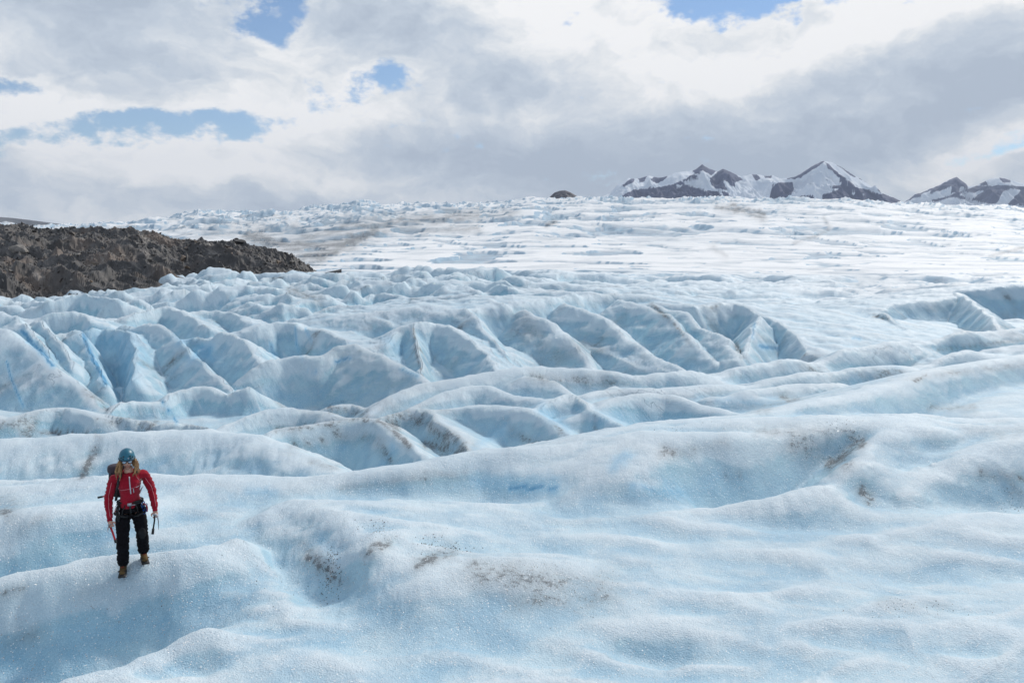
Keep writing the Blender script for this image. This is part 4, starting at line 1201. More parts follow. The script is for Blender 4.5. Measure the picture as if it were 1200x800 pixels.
RED = simple_mat('red_fleece', (0.30, 0.008, 0.022), .9, sheen=.1, var=.15)
SEAM = simple_mat('pink_seam', (0.55, 0.22, 0.24), .8)
BLK = simple_mat('black_trouser', (0.007, 0.006, 0.008), .95)
WEB = simple_mat('black_webbing', (0.012, 0.012, 0.013), .7)
SKIN = simple_mat('skin', (0.56, 0.31, 0.23), .5, var=.08)
BLUEH = simple_mat('teal_helmet', (0.012, 0.125, 0.19), .4, var=.1)
HAIR = simple_mat('blond_hair', (0.30, 0.165, 0.07), .7, var=.5, sc=120)
LENS = simple_mat('mirror_lens', (0.35, 0.42, 0.5), .12, .8, var=.05)
GREY = simple_mat('grey_zip', (0.50, 0.50, 0.54), .5)
PACK = simple_mat('charcoal_pack', (0.045, 0.038, 0.05), .75)
BOOT = simple_mat('tan_boot', (0.11, 0.07, 0.03), .8, var=.4, sc=30)
SOLE = simple_mat('black_rubber', (0.015, 0.015, 0.015), .7)
STEEL = simple_mat('steel', (0.42, 0.42, 0.44), .35, .9)
BLUEM = simple_mat('blue_metal', (0.02, 0.10, 0.42), .35, .5)
REDM = simple_mat('red_metal', (0.45, 0.02, 0.03), .35, .3)
WHT = simple_mat('white_print', (0.75, 0.75, 0.75), .6)


def skinned(verts, edges, sub=2, root=0):
    """one smooth surface grown round a stick skeleton; verts: (x, y, z, rx, ry)"""
    me = bpy.data.meshes.new('tmp')
    me.from_pydata([v[:3] for v in verts], edges, [])
    o = bpy.data.objects.new('tmp', me)
    COL.objects.link(o)
    o.modifiers.new('s', 'SKIN')
    o.modifiers['s'].use_smooth_shade = True
    sv = me.skin_vertices[0].data if me.skin_vertices else None
    if sv is None:
        bpy.context.view_layer.objects.active = o
    for i, v in enumerate(verts):
        sv[i].radius = (v[3], v[4] if len(v) > 4 else v[3])
        sv[i].use_root = (i == root)
    md = o.modifiers.new('u', 'SUBSURF')
    md.levels = md.render_levels = sub
    dg = bpy.context.evaluated_depsgraph_get()
    out = bpy.data.meshes.new_from_object(o.evaluated_get(dg))
    bpy.data.objects.remove(o)
    return out


def join_mesh(name, meshes):
    bm = bmesh.new()
    for m in meshes:
        bm.from_mesh(m)
    for f in bm.faces: f.smooth = True
    me = bpy.data.meshes.new(name)
    bm.to_mesh(me)
    bm.free()
    return me


def tube(pts, r, n=6, r2=None, cap=True):
    """swept tube through points"""
    P = [Vector(p) for p in pts]
    bm = bmesh.new()
    rings = []
    for i, p in enumerate(P):
        d = (P[min(i + 1, len(P) - 1)] - P[max(i - 1, 0)]).normalized()
        a = d.orthogonal().normalized() if i == 0 else (rings_a - d * rings_a.dot(d)).normalized()
        rings_a = a
        b = d.cross(a)
        rr = r[i] if isinstance(r, (list, tuple)) else r
        rings.append([bm.verts.new(p + a * math.cos(2 * math.pi * k / n) * rr + b * math.sin(2 * math.pi * k / n) * rr * (r2 or 1)) for k in range(n)])
    for i in range(len(P) - 1):
        for k in range(n):
            bm.faces.new((rings[i][k], rings[i][(k + 1) % n], rings[i + 1][(k + 1) % n], rings[i + 1][k]))
    bm.faces.new(list(reversed(rings[0]))); bm.faces.new(rings[-1])
    for f in bm.faces: f.smooth = True
    me = bpy.data.meshes.new('tube')
    bm.to_mesh(me)
    bm.free()
    return me


def ring_pts(c, rx, ry, n=24, ax=0.0, tilt=0.0):
    out = []
    for k in range(n + 1):
        a = 2 * math.pi * k / n
        out.append((c[0] + rx * math.cos(a), c[1] + ry * math.sin(a), c[2] + tilt * math.sin(a) + ax * math.cos(a)))
    return out


def boxm(c, s, rot=None, bev=0.15):
    bm = bmesh.new()
    bmesh.ops.create_cube(bm, size=1)
    for v in bm.verts:
        v.co = Vector((v.co.x * s[0], v.co.y * s[1], v.co.z * s[2]))
    bmesh.ops.bevel(bm, geom=bm.edges[:] + bm.verts[:], offset=min(s) * bev, segments=2, affect='EDGES')
    for v in bm.verts:
        if rot: v.co = Matrix(rot) @ v.co if not hasattr(rot, 'to_matrix') else rot.to_matrix() @ v.co
        v.co += Vector(c)
    me = bpy.data.meshes.new('box')
    bm.to_mesh(me)
    bm.free()
    return me


def ball(c, s, u=20, v=14, fn=None):
    bm = bmesh.new()
    bmesh.ops.create_uvsphere(bm, u_segments=u, v_segments=v, radius=1)
    for w in bm.verts:
        p = w.co.copy()
        if fn: p = fn(p)
        w.co = Vector((p.x * s[0] + c[0], p.y * s[1] + c[1], p.z * s[2] + c[2]))
    for f in bm.faces: f.smooth = True
    me = bpy.data.meshes.new('ball')
    bm.to_mesh(me)
    bm.free()
    return me


def build_hiker():
    # stand point: march the view ray of the feet on to the ice
    def hit(px, py):
        for i in range(4000):
            Y = 8 + i * 0.002
            x, y, z = at(px, py, Y)
            if z <= ice_height(x, y): return x, y, ice_height(x, y)
        return x, y, z
    fr = hit(145, 674)          # his right boot, the nearer one
    fl = hit(169, 659)
    cx, cy = (fr[0] + fl[0]) / 2, (fr[1] + fl[1]) / 2
    cz = min(fr[2], fl[2])
    S = 1.0
    print('hiker', fr, fl)
    # the figure faces the camera: local -Y is forward, his right is -X
    aim = -math.atan2(cx, cy)
    inv = Matrix.Rotation(-aim, 3, 'Z')
    fa = inv @ Vector((fr[0] - cx, fr[1] - cy, 0)); fb = inv @ Vector((fl[0] - cx, fl[1] - cy, 0))
    ax, ay, az = fa.x, fa.y, fr[2] - cz + .02
    bx_, by_, bz = fb.x, fb.y, fl[2] - cz + .02
    print('feet', ax, ay, az, bx_, by_, bz, 'aim', aim)
    C = {}
    C['hip'] = Vector((-0.01, 0.03, 0.94)); C['waist'] = Vector((0.0, 0.02, 1.05)); C['chest'] = Vector((0.01, -0.04, 1.27)); C['neckb'] = Vector((0.0, -0.07, 1.43))
    C['shR'] = Vector((-0.180, -0.04, 1.375)); C['shL'] = Vector((0.188, -0.04, 1.392))
    C['elR'] = Vector((-0.262, -0.01, 1.09)); C['elL'] = Vector((0.278, 0.03, 1.13))
    C['wrR'] = Vector((-0.258, -0.15, 0.84)); C['wrL'] = Vector((0.300, -0.08, 0.88))
    C['haR'] = Vector((-0.235, -0.22, 0.74)); C['haL'] = Vector((0.302, -0.11, 0.79))
    C['head'] = Vector((-0.01, -0.11, 1.635))
    kneR = Vector((ax * .9, ay * .55 - .07, .50 + az * .6)); kneL = Vector((bx_ * .95, by_ * .5 - .09, .52 + bz * .5))
    anR = Vector((ax, ay + .05, .11 + az)); anL = Vector((bx_, by_ + .05, .12 + bz))
    hpR = Vector((-0.095, 0.02, .90)); hpL = Vector((0.095, 0.02, .90))

    # ---- body: one continuous surface
    v = []; e = []

    def add(p, rx, ry=None, to=None):
        v.append((p.x, p.y, p.z, rx, ry or rx))
        if to is not None: e.append((to, len(v) - 1))
        return len(v) - 1
    h = add(C['hip'], .10, .07); w = add(C['waist'], .085, .06, h); c = add(C['chest'], .10, .07, w); nb = add(C['neckb'], .06, .055, c)
    nk = add(C['neckb'].lerp(C['head'], .55), .052, .052, nb)
    for s in ('R', 'L'):
        a = add(C['sh' + s], .040, .040, c); b = add(C['el' + s], .032, .032, a); d = add(C['wr' + s], .026, .022, b)
        add(C['wr' + s].lerp(C['ha' + s], .35), .026, .020, d)
    for hp, kn, an in ((hpR, kneR, anR), (hpL, kneL, anL)):
        a = add(hp, .060, .060, h); b = add(kn, .045, .045, a); d = add(an, .036, .036, b)
    body = skinned(v, e, 2, 0)

    def face(p):
        q = p.copy()
        fr_ = max(0, -p.y)
        if p.z < 0: q.x *= 1 - .30 * (-p.z) ** 1.3; q.y *= 1 - .12 * (-p.z)
        # brow, eye sockets, nose, lips, chin
        def g(x0, z0, sx, sz): return math.exp(-((p.x - x0) / sx) ** 2 - ((p.z - z0) / sz) ** 2) * fr_
        q.y += .10 * g(.33, .05, .2, .12) + .10 * g(-.33, .05, .2, .12)
        q.y -= .24 * g(0, -.22, .13, .16) + .10 * g(0, -.02, .10, .2)
        q.y -= .08 * g(0, -.52, .22, .07) - .05 * g(0, -.58, .25, .025)
        q.y -= .10 * g(0, -.85, .25, .16)
        q.y -= .06 * g(0, .25, .5, .1)
        return q
    hd = ball((0, 0, 0), (.074, .098, .118), 36, 28, face)
    ears = [ball((sx * .075, .012, -.005), (.010, .019, .030), 10, 8) for sx in (-1, 1)]
    rot = Matrix.Rotation(R(14), 4, 'X')
    head_parts = []
    for m_ in [hd] + ears:
        m_.transform(Matrix.Translation(C['head']) @ rot)
        head_parts.append(m_)

    def hand(wr, ha, side, curl):
        """palm with four unequal fingers closed round a shaft and a thumb off its side"""
        d = (ha - wr).normalized()
        up = Vector((0, -1, 0)); up = (up - d * up.dot(d)).normalized()
        lat = d.cross(up).normalized()
        ms = []
        palm0 = wr + d * .03
        vv = [(wr + d * .01), palm0, wr + d * .085]
        ms.append(skinned([(p.x, p.y, p.z, r1, r2) for p, (r1, r2) in zip(vv, ((.024, .02), (.034, .018), (.038, .016)))], [(0, 1), (1, 2)], 2))
        for k in range(4):
            o_ = lat * (-.027 + .018 * k) * side
            ln = (.062, .072, .068, .054)[k]
            p = wr + d * .088 + o_
            pts = [p]
            dirn = d.copy()
            for j, f in enumerate((.45, .32, .23)):
                ang = curl * (.75, 1.15, .8)[j] * (1 + .06 * k)
                dirn = (Matrix.Rotation(ang * side, 3, lat) @ dirn)
                pts.append(pts[-1] + dirn * ln * f)
            ms.append(skinned([(q.x, q.y, q.z, r_) for q, r_ in zip(pts, (.0095, .009, .0082, .007))], [(0, 1), (1, 2), (2, 3)], 1))
        t0 = wr + d * .04 - lat * .03 * side
        tp = [t0, t0 - lat * .022 * side + d * .02 + up * .012, t0 - lat * .018 * side + d * .048 + up * .024]
        ms.append(skinned([(q.x, q.y, q.z, r_) for q, r_ in zip(tp, (.012, .010, .008))], [(0, 1), (1, 2)], 1))
        return ms
    hands = hand(C['wrR'], C['haR'], 1, 1.0) + hand(C['wrL'], C['haL'], -1, -1.0 * -1)
    person = link('person', join_mesh('person', [body] + head_parts + hands), SKIN)
    tag(person, 'hiker in red top, black trousers and teal helmet walking on the ice', 'person')
    person.location = (cx, cy, cz)
    person.rotation_euler = (0, 0, aim)

    def part(name, meshes, mat, label=None, parent=None):
        o = link(name, join_mesh(name, meshes if isinstance(meshes, list) else [meshes]), mat, parent or person)
        if label: o['label'] = label
        return o

    # ---- red top
    v.clear(); e.clear()
    hem = add(C['hip'] + Vector((0, -.005, -.03)), .185, .150); w0 = add(C['waist'] + Vector((0, 0, -.01)), .143, .108, hem); w1 = add(C['chest'].lerp(C['waist'], .5), .160, .118, w0)
    c = add(C['chest'], .178, .126, w1); c2 = add(C['chest'].lerp(C['neckb'], .62), .125, .092, c); nb = add(C['neckb'] + Vector((0, .005, .005)), .064, .060, c2)
    for s in ('R', 'L'):
        a = add(C['sh' + s], .064, .064, c2); m_ = add(C['sh' + s].lerp(C['el' + s], .5), .060, .062, a)
        b = add(C['el' + s], .053, .053, m_); m2_ = add(C['el' + s].lerp(C['wr' + s], .5), .047, .047, b); add(C['wr' + s], .036, .034, m2_)
    jk = skinned(v, e, 3, 0)
    # cloth folds
    co = np.zeros(len(jk.vertices) * 3); jk.vertices.foreach_get('co', co); co = co.reshape(-1, 3)
    no = np.array([n_.vector[:] for n_ in jk.vertex_normals])
    fold = fbm(co[:, 0] / .10 + co[:, 2] / .06, co[:, 2] / .045 + co[:, 1] / .1, 3, 400) * .012 + ridged(co[:, 0] / .09 - co[:, 2] / .12, co[:, 2] / .05, 2, 402) * .011
    co = co + no * fold[:, None]
    jk.vertices.foreach_set('co', co.ravel())
    jacket = part('jacket', jk, RED)
    bvj = BVHTree.FromPolygons([v_.co for v_ in jacket.data.vertices], [p.vertices for p in jacket.data.polygons])

    def on(pts, bv=None, off=.004, frm=(0, -1, 0), n=5):
        out = []
        f = Vector(frm)
        P = []
        for i in range(len(pts) - 1):
            a_, b_ = Vector(pts[i]), Vector(pts[i + 1])
            P += [a_.lerp(b_, k / n) for k in range(n)]
        P.append(Vector(pts[-1]))
        for p in P:
            r_ = (bv or bvj).ray_cast(p + f * 1.0, -f, 2.0)
            if r_[0] is not None: out.append(r_[0] + r_[1] * off)
        return out

    def strip(name, lines, r, mat, parent=None, off=.003, frm=(0, -1, 0), flat=1, bv=None):
        ms = []
        for ln in lines:
            q = on(ln, bv, off, frm)
            if len(q) > 1: ms.append(tube(q, r, 6, flat))
        if ms: return part(name, ms, mat, None, parent)
    strip('seam', [[(-.12, 0, 1.22), (-.05, 0, 1.235), (.06, 0, 1.25), (.13, 0, 1.25)], [(-.12, 0, 1.22), (-.14, 0, 1.30), (-.10, 0, 1.38)], [(.13, 0, 1.25), (.13, 0, 1.32), (.09, 0, 1.39)]], .003, SEAM, jacket)
    strip('seam', [[(-.21, 0, 1.33), (-.255, 0, 1.15), (-.262, 0, 1.0), (-.25, 0, .88)]], .003, SEAM, jacket)
    strip('seam', [[(.20, 0, 1.34), (.27, 0, 1.2), (.30, 0, 1.05), (.31, 0, .93)]], .003, SEAM, jacket)
    strip('zip', [[(.005, 0, 1.40), (.008, 0, 1.28), (.012, 0, 1.165)]], .0075, GREY, jacket)
    strip('zip', [[(.045, 0, 1.235), (.048, 0, 1.17)]], .005, GREY, jacket)
    strip('chest_print', [[(.082, 0, 1.245), (.088, 0, 1.246)], [(.094, 0, 1.246), (.100, 0, 1.247)], [(.106, 0, 1.247), (.112, 0, 1.248)]], .005, WHT, jacket)
    part('collar', tube(ring_pts(C['neckb'] + Vector((0, .012, .012)), .068, .066, 20, 0, .022), .013, 8), RED, None, jacket)
    for s, sd in (('R', 1), ('L', -1)):
        d = (C['ha' + s] - C['wr' + s]).normalized()
        part('cuff', tube([C['wr' + s] - d * .012, C['wr' + s] + d * .022], .033, 12), RED, None, jacket)

    # ---- trousers
    v.clear(); e.clear()
    h = add(C['hip'] + Vector((0, 0, .03)), .155, .118)
    for hp, kn, an in ((hpR, kneR, anR), (hpL, kneL, anL)):
        a = add(hp + Vector((0, 0, -.06)), .092, .095, h); b0 = add(hp.lerp(kn, .55), .082, .088, a); b = add(kn, .070, .075, b0)
        b2 = add(kn.lerp(an, .5), .068, .074, b); add(an + Vector((0, 0, -.005)), .066, .070, b2)
    tr = skinned(v, e, 3, 0)
    co = np.zeros(len(tr.vertices) * 3); tr.vertices.foreach_get('co', co); co = co.reshape(-1, 3)
    no = np.array([n_.vector[:] for n_ in tr.vertex_normals])
    fold = ridged(co[:, 0] / .12 + co[:, 2] / .2, co[:, 2] / .055 - co[:, 0] / .2, 3, 410) * .018 + fbm(co[:, 0] / .08, co[:, 2] / .08, 2, 412) * .006
    co = co + no * fold[:, None]
    tr.vertices.foreach_set('co', co.ravel())
    trousers = part('trousers', tr, BLK)
    part('waistband', [tube([Vector(q) for q in ring_pts((C['hip'].x, C['hip'].y - .01, zz_), rr_, rr_ * .78, 28)], .024, 8, 1.0) for zz_, rr_ in ((.985, .120), (.955, .126), (.925, .132), (.90, .134))], BLK, None, trousers)
    part('knee_patch', ball(kneL + Vector((0, -.045, 0)), (.05, .035, .08), 14, 10), simple_mat('grey_patch', (.016, .016, .018), .9), None, trousers)

    # ---- boots with crampons
    for an, gz, yaw in ((anR, az, -.10), (anL, bz, .08)):
        base = Vector((an.x, an.y, gz))
        Mx = Matrix.Translation(base) @ Matrix.Rotation(yaw, 4, 'Z')
        vs = [(0, .01, .135, .052), (0, .02, .075, .050), (0, -.06, .072, .050), (0, -.13, .058, .046), (0, -.19, .050, .036)]
        bt = skinned([(a_, b_, c_, r_ * .95, r_) for a_, b_, c_, r_ in vs], [(0, 1), (1, 2), (2, 3), (3, 4)], 2)
        bt.transform(Mx)
        boot = part('boot', bt, BOOT)
        sole = [boxm((0, -.02, .026), (.088, .13, .024)), boxm((0, -.14, .026), (.096, .16, .022))]
        rand = skinned([(0, .05, .045, .044, .02), (0, -.07, .045, .048, .018), (0, -.19, .042, .046, .018)], [(0, 1), (1, 2)], 1)
        for m_ in sole + [rand]: m_.transform(Mx)
        part('sole', sole + [rand], SOLE, None, boot)
        cr = []
        for (px_, py_) in ((-.045, .03), (.045, .03), (-.04, -.02), (.04, -.02), (-.05, -.10), (.05, -.10), (-.048, -.15), (.048, -.15), (-.03, -.20), (.03, -.20)):
            cr.append(tube([(px_, py_, .016), (px_ * 1.05, py_ - .005, -.022)], [.008, .0015], 5))
        for sx in (-.025, .025): cr.append(tube([(sx, -.20, .018), (sx, -.245, -.004)], [.008, .002], 5))
        cr.append(boxm((0, -.15, .013), (.10, .12, .006))); cr.append(boxm((0, .01, .013), (.09, .08, .006))); cr.append(boxm((0, -.06, .013), (.02, .12, .005)))
        for m_ in cr: m_.transform(Mx)
        part('crampon', cr, STEEL, None, boot)
        st = [tube(ring_pts((0, -.13, .075), .052, .028, 14, 0, .0), .006, 6), tube(ring_pts((0, .0, .115), .056, .062, 16, 0, -.01), .006, 6)]
        for m_ in st: m_.transform(Mx)
        part('crampon_strap', st, WEB, None, boot)
        la = [tube([(-.02, -.055 - .02 * k, .122 - .008 * k), (.02, -.06 - .02 * k, .122 - .008 * k)], .0035, 5) for k in range(4)]
        for m_ in la: m_.transform(Mx)
        part('laces', la, simple_mat('red_lace', (.3, .05, .04), .8), None, boot)

    # ---- helmet
    HM = Matrix.Translation(C['head'] + Vector((0, .002, .028))) @ Matrix.Rotation(R(12), 4, 'X') @ Matrix.Scale(.95, 4)
    bm = bmesh.new()
    bmesh.ops.create_uvsphere(bm, u_segments=36, v_segments=24, radius=1)
    for w_ in list(bm.verts):
        if w_.co.z < -.22: bm.verts.remove(w_)
    for w_ in bm.verts:
        p = w_.co
        k = 1.0
        if p.z < 0: k = 1.0 - .05 * p.z
        dome = .10 * math.cos(p.x * 7) * max(0, p.z)
        p.x, p.y, p.z = p.x * .103 * k, p.y * .128 * k, p.z * (.122 + .01 * dome) + (.02 if p.z < 0 and p.y < -.3 else 0)
    bmesh.ops.solidify(bm, geom=bm.faces[:], thickness=.010)
    for f in bm.faces: f.smooth = True
    hm = bpy.data.meshes.new('helmet'); bm.to_mesh(hm); bm.free()
    hm.transform(HM)
    helmet = part('helmet', hm, BLUEH)
    vents = []
    for sx in (-1, 1):
        for (a_, z_) in ((.45, .055), (.8, .03), (.5, .022)):
            vents.append(ball((sx * .103 * math.sin(a_) * .97, -.128 * math.cos(a_) * .97, z_), (.012, .010, .009), 10, 8))
    for m_ in vents: m_.transform(HM)
    for m_ in vents: part('vent', m_, WEB, None, helmet)
    mk = [boxm((.018, -.1235, .03), (.020, .008, .005)), boxm((.018, -.1235, .03), (.005, .008, .022)), boxm((.018, -.1235, .03), (.013, .0079, .013))]
    for m_ in mk: m_.transform(HM)
    part('emblem', mk, GREY, None, helmet)
    rim = tube([Vector((math.sin(a_ * 2 * math.pi / 32) * .106, -math.cos(a_ * 2 * math.pi / 32) * .131, -.020 + (.012 if math.cos(a_ * 2 * math.pi / 32) > .4 else 0))) for a_ in range(33)], .006, 6)
    rim.transform(HM)
    part('helmet_rim', rim, simple_mat('helmet_rim', (.012, .06, .10), .5), None, helmet)
    FM = Matrix.Translation(C['head']) @ Matrix.Rotation(R(14), 4, 'X')
    sp = [tube([(-.07, .0, -.02), (-.04, -.07, -.095), (0, -.085, -.118), (.04, -.07, -.095), (.07, .0, -.02)], .0025, 5)]
    for m_ in sp: m_.transform(FM)
    part('chin_strap', sp, WEB, None, helmet)
    # ---- sunglasses
    le = []
    for sx in (-1, 1):
        le.append(ball((sx * .031, -.094, -.002), (.027, .012, .019), 16, 12))
    for m_ in le: m_.transform(FM)
    fr_ = [tube([(-.075, .0, .004), (-.064, -.075, .006), (-.03, -.104, .018), (0, -.108, .008), (.03, -.104, .018), (.064, -.075, .006), (.075, .0, .004)], .0045, 6),
           tube([(-.062, -.078, .004), (-.05, -.098, -.017), (-.02, -.108, -.018), (-.006, -.11, -.002)], .003, 6), tube([(.062, -.078, .004), (.05, -.098, -.017), (.02, -.108, -.018), (.006, -.11, -.002)], .003, 6)]
    for m_ in fr_: m_.transform(FM)
    gf = part('sunglasses', fr_, WEB)
    for m_ in le: part('lens', m_, LENS, None, gf)
    lips = tube([(-.022, -.092, -.060), (-.008, -.104, -.058), (.008, -.104, -.058), (.022, -.092, -.060)], [.002, .0045, .0045, .002], 6)
    lips.transform(FM)
    part('mouth', lips, simple_mat('lips', (.36, .12, .10), .5))

    # ---- long blond locks
    r = random.Random(11)
    locks = []
    for k in range(40):
        sx = -1 if k % 2 else 1
        a_ = r.uniform(1.3, 2.7)
        p0 = C['head'] + Vector((sx * math.sin(a_) * .078, -math.cos(a_) * .085, r.uniform(-.02, .04)))
        L = r.uniform(.16, .27) * (1.1 if sx < 0 else 1)
        out = r.uniform(.0, .075)
        fw = (-.07 if a_ < 1.6 else .01) + r.uniform(-.03, .02)
        pts = []
        for j in range(7):
            t = j / 6
            pts.append(p0 + Vector((sx * out * math.sin(t * 1.7) + r.gauss(0, .005), fw * t + r.gauss(0, .005) - .02 * math.sin(t * 3), -L * t)))
        locks.append(tube(pts, [.008, .009, .008, .007, .006, .005, .002], 6))
    for k in range(3):
        p0 = C['head'] + Vector((.04 + .012 * k, -.085, -.06))
        locks.append(tube([p0 + Vector((.06, .04, .03)), p0 + Vector((.058, .01, -.05)), p0 + Vector((.045 - .012 * k, -.015, -.11)), p0 + Vector((.02 - .014 * k, -.02, -.14 - .012 * k))], [.012, .012, .009, .004], 6))
    part('hair', locks, HAIR)

    # ---- harness
    bel = []
    for (z_, r_) in ((1.025, .011), (1.000, .011)):
        bel.append(tube([Vector(p) for p in ring_pts((C['waist'].x, C['waist'].y - .003, z_), .158, .122, 28)], r_, 6, 1.3))
    harness = part('climbing_harness', bel, WEB)
    loops = []
    for hp, sx in ((hpR, -1), (hpL, 1)):
        c_ = hp + Vector((sx * .005, -.012, -.055))
        loops.append(tube(ring_pts((c_.x, c_.y, c_.z), .098, .106, 20, sx * .03), .013, 6, 1.4))
    loops.append(tube([(0, -.128, 1.02), (-.005, -.135, .95), (0, -.11, .88)], .012, 6))
    loops.append(tube([(.06, -.115, 1.01), (.085, -.118, .93), (.08, -.10, .86)], .008, 6))
    loops.append(tube([(-.06, -.115, 1.01), (-.10, -.118, .93), (-.11, -.10, .86)], .008, 6))
    part('leg_loop', loops, WEB, None, harness)
    bk = [boxm((-.01, -.142, 1.012), (.055, .014, .04)), tube(ring_pts((.035, -.135, 1.0), .022, .006, 12, 0, 0), .005, 6)]
    part('buckle', bk, STEEL, None, harness)

    def biner(p, l, w_, mat, tilt=0.0):
        pts = []
        for k in range(17):
            a_ = 2 * math.pi * k / 16
            pts.append(Vector((w_ * math.sin(a_) + tilt * math.cos(a_) * l, .004 * math.sin(2 * a_), l * math.cos(a_))) + Vector(p))
        return part('carabiner', tube(pts, .0055, 6), mat, None, harness)
    for i, (x_, z_, m_) in enumerate(((.155, .975, BLUEM), (.172, .95, STEEL), (.185, .935, BLUEM), (.165, .905, BLUEM), (.19, .90, STEEL), (.15, .93, STEEL), (.172, .875, BLUEM), (-.155, .97, STEEL), (-.17, .94, REDM), (-.16, .90, STEEL), (-.15, .86, WEB))):
        biner((x_, -.075 + .012 * (i % 3), z_), .036, .018, m_, .3 * (-1) ** i)
    for sl__ in [tube([(-.15, -.08, 1.0), (-.175, -.09, .93), (-.165, -.1, .84), (-.15, -.09, .78)], .011, 6), tube([(.15, -.07, .99), (.185, -.085, .92), (.17, -.09, .85)], .008, 6), tube([(-.14, -.1, 1.0), (-.155, -.11, .9), (-.14, -.11, .82)], .008, 6)]:
        part('sling', sl__, WEB, None, harness)
    part('sling', tube([(.16, -.08, .99), (.195, -.09, .955), (.205, -.08, .90), (.20, -.08, .865)], .008, 6), REDM, 'red sling', harness)

    # ---- rucksack (carried, so a thing of its own)
    def own(name, label, cat, loc):
        o = bpy.data.objects.new(name, None)
        COL.objects.link(o)
        o.location = loc
        o.rotation_euler = (0, 0, aim)
        return tag(o, label, cat)
    bag = own('rucksack', 'dark rucksack carried on the back of the hiker', 'rucksack', (cx, cy, cz))
    def bagf(p):
        q = p.copy()
        for i_ in range(3):
            q[i_] = math.copysign(abs(q[i_]) ** .6, q[i_])
        return q
    sack = ball((-.085, .17, 1.27), (.165, .095, .225), 28, 20, bagf)
    part('pack_body', sack, PACK, None, bag)
    part('pack_lid', ball((-.125, .15, 1.45), (.135, .095, .065), 22, 12, bagf), simple_mat('plum_pack', (.045, .03, .042), .7), None, bag)
    part('pocket', ball((-.205, .15, 1.25), (.035, .06, .10), 14, 10, bagf), PACK, None, bag)
    part('grab_loop', tube([(-.13, .08, 1.51), (-.125, .075, 1.545), (-.10, .075, 1.555), (-.085, .08, 1.52)], .007, 6), WEB, None, bag)
    sh = []
    for sx, xx in ((-1, -.115), (1, .12)):
        q = on([(xx * .8, 0, 1.43), (xx * 1.05, 0, 1.35), (xx * 1.22, 0, 1.22), (xx * 1.25, 0, 1.08)], None, .010)
        if sx < 0 and len(q) > 1:
            part('shoulder_strap', tube([Vector((xx * .9, .06, 1.46))] + q + [Vector((xx * 1.5, .05, 1.04))], .013, 6, 1.5), WEB, None, bag)
        elif len(q) > 1:
            part('shoulder_strap', tube([Vector((xx * .8, .07, 1.46)), Vector((xx * .9, -.01, 1.475)), q[0]], .012, 6, 1.4), WEB, None, bag)
    part('strap', [tube([(-.20, .09, 1.42), (-.235, .07, 1.36), (-.25, .06, 1.30)], .006, 6), tube([(-.18, .09, 1.36), (-.25, .04, 1.33), (-.262, .03, 1.285)], .005, 6)], WEB, None, bag)
    # tool strapped to the rucksack, its end sticking out past his right arm
    ax1 = own('ice_axe', 'ice axe strapped across the back of the rucksack', 'ice axe', (cx, cy, cz))
    part('shaft', tube([(.12, .20, 1.05), (-.14, .17, 1.105), (-.345, .14, 1.085)], .011, 8), REDM, None, ax1)
    part('grip', tube([(-.335, .141, 1.086), (-.395, .136, 1.082)], .014, 8), WEB, None, ax1)
    part('head', [tube([(.12, .20, 1.05), (.14, .20, 1.10)], .012, 6), tube([(.14, .20, 1.10), (.17, .2, 1.15)], [.01, .004], 6)], STEEL, None, ax1)
    # tools in his hands
    hL = C['wrL'].lerp(C['haL'], 1.15)
    ax2 = own('ice_axe', 'ice axe with black shaft held in the hand by the blue carabiners', 'ice axe', (cx, cy, cz))
    part('shaft', tube([hL + Vector((-.012, -.03, .05)), hL + Vector((-.018, -.03, -.03)), hL + Vector((-.040, -.03, -.15))], .011, 8), SOLE, None, ax2)
    part('grip', tube([hL + Vector((-.038, -.03, -.14)), hL + Vector((-.050, -.03, -.215))], [.016, .018], 8), SOLE, None, ax2)
    part('pick', [tube([hL + Vector((-.012, -.03, .052)), hL + Vector((.018, -.035, .045)), hL + Vector((.030, -.035, -.04)), hL + Vector((.028, -.035, -.16))], [.010, .010, .008, .003], 6),
                  boxm(hL + Vector((-.012, -.03, .055)), (.05, .02, .025))], STEEL, None, ax2)
    hR = C['wrR'].lerp(C['haR'], 1.15)
    ax3 = own('ice_axe', 'short red ice axe held in the hand below the rucksack side', 'ice axe', (cx, cy, cz))
    part('shaft', tube([hR + Vector((-.03, .03, .06)), hR + Vector((.0, -.03, -.02)), hR + Vector((.03, -.09, -.13))], .013, 8), REDM, None, ax3)
    part('grip', tube([hR + Vector((.026, -.083, -.115)), hR + Vector((.036, -.10, -.15))], .016, 8), SOLE, None, ax3)
    part('pick', [tube([hR + Vector((-.03, .03, .062)), hR + Vector((-.05, -.03, .04)), hR + Vector((-.055, -.07, -.0))], [.010, .009, .003], 6), boxm(hR + Vector((-.03, .03, .065)), (.04, .02, .02))], STEEL, None, ax3)


build_hiker()
for m_ in list(bpy.data.meshes):
    if m_.users == 0:
        bpy.data.meshes.remove(m_)

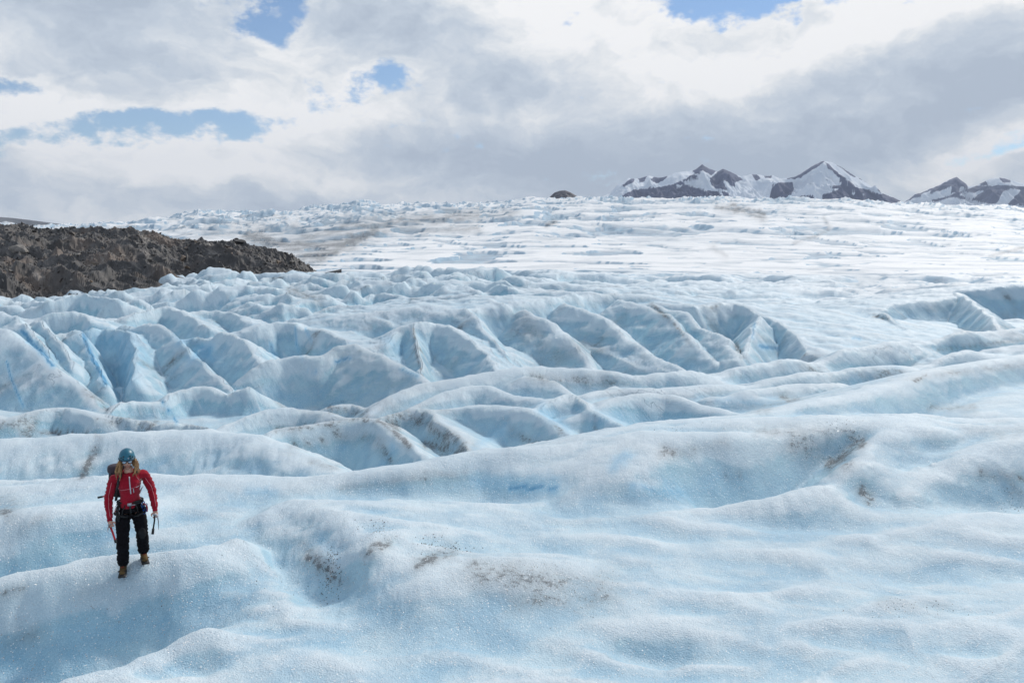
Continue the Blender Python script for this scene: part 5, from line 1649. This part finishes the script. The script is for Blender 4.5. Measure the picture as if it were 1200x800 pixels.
# ================================================================== stones and melt water on the ice
def stones(name, label, patches, seed):
    r = random.Random(seed)
    protos = []
    for k in range(6):
        me = rock_mesh('tmp', r, r.uniform(.5, .9), 8)
        protos.append((np.array([v.co[:] for v in me.vertices]), [list(q.vertices) for q in me.polygons]))
        bpy.data.meshes.remove(me)
    V = []; F = []; off = 0
    for px, py, rx, ry, n, smin, smax_ in patches:
        for _ in range(n):
            a, b = r.gauss(0, .5), r.gauss(0, .5)
            x, y, z = ath(px + a * rx, py + b * ry, 0.05)
            z = ice_height(x, y)
            co, fs = protos[r.randrange(6)]
            s = r.uniform(smin, smax_) * r.uniform(.5, 1)
            q = Quaternion((r.gauss(0, 1), r.gauss(0, 1), r.gauss(0, 1), r.gauss(0, 1))).normalized().to_matrix()
            V.append((co * s) @ np.array(q).T + np.array((x, y, z + s * .2)))
            F += [[i + off for i in f] for f in fs]
            off += len(co)
    me = bpy.data.meshes.new(name)
    me.from_pydata(np.concatenate(V).tolist(), [], F)
    return tag(link(name, me, GRIT), label, kind='stuff')


GRIT = rock_material('grit', (0.03, 0.028, 0.028), (0.11, 0.10, 0.09), (0.13, 0.09, 0.07), 9.0, 0.02)
stones('gravel', 'brown gravel washed into the hollows of the near ice', [
    (388, 668, 14, 16, 260, .005, .018), (30, 748, 22, 10, 160, .005, .018), (640, 688, 110, 26, 420, .004, .010), (520, 652, 44, 14, 120, .006, .018),
    (445, 642, 24, 14, 100, .006, .016), (985, 538, 26, 16, 120, .006, .018), (800, 527, 50, 12, 80, .006, .014), (1190, 577, 20, 9, 60, .006, .016),
    (340, 655, 60, 40, 60, .006, .014), (1070, 706, 80, 12, 60, .005, .012)], 77)


def pool(px, py, w, h, lift, label):
    cx, cy, _ = ath(px, py, 0.0)
    zs = [ice_height(cx + dx * w * .3, cy + dy * h * .3) for dx in (-1, -.5, 0, .5, 1) for dy in (-1, 0, 1)]
    z = min(zs) + lift
    n = 40
    bm = bmesh.new()
    top = [bm.verts.new((cx + w * .5 * math.cos(2 * math.pi * k / n), cy + h * .5 * math.sin(2 * math.pi * k / n), z)) for k in range(n)]
    bm.faces.new(top)
    me = bpy.data.meshes.new('meltwater_pool')
    bm.to_mesh(me); bm.free()
    m = bpy.data.materials.get('meltwater')
    if m is None:
        m = bpy.data.materials.new('meltwater'); m.use_nodes = True
        N = NT(m.node_tree)
        P = N.new('ShaderNodeNewGeometry').outputs['Position']
        b = N.new('ShaderNodeBsdfPrincipled')
        b.inputs['Base Color'].default_value = (0.10, 0.30, 0.42, 1)
        b.inputs['Roughness'].default_value = 0.08
        b.inputs['IOR'].default_value = 1.33
        bu = N.new('ShaderNodeBump')
        N.put(bu.inputs['Height'], N.math('MULTIPLY', N.noise(P, 9.0, 3, .5), 0.01))
        N.l.new(bu.outputs[0], b.inputs['Normal'])
        o = N.new('ShaderNodeOutputMaterial')
        N.l.new(b.outputs[0], o.inputs[0])
    tag(link('meltwater_pool', me, m), label, kind='structure')


pool(800, 577, 2.4, 1.0, .05, 'shallow blue meltwater at the foot of the wide hollow')

# ================================================================== the air
def haze():
    bm = bmesh.new()
    bmesh.ops.create_cube(bm, size=1)
    for v in bm.verts:
        v.co = Vector((v.co.x * 34000, v.co.y * 34000, (v.co.z + .5) * 2300 - 500))
    me = bpy.data.meshes.new('haze')
    bm.to_mesh(me)
    bm.free()
    m = bpy.data.materials.new('air')
    m.use_nodes = True
    N = NT(m.node_tree)
    pv = N.new('ShaderNodeVolumePrincipled')
    pv.inputs['Color'].default_value = (0.74, 0.84, 1.0, 1)
    pv.inputs['Density'].default_value = 3.2e-5
    o = N.new('ShaderNodeOutputMaterial')
    N.l.new(pv.outputs[0], o.inputs['Volume'])
    tag(link('haze', me, m), kind='stuff')


haze()
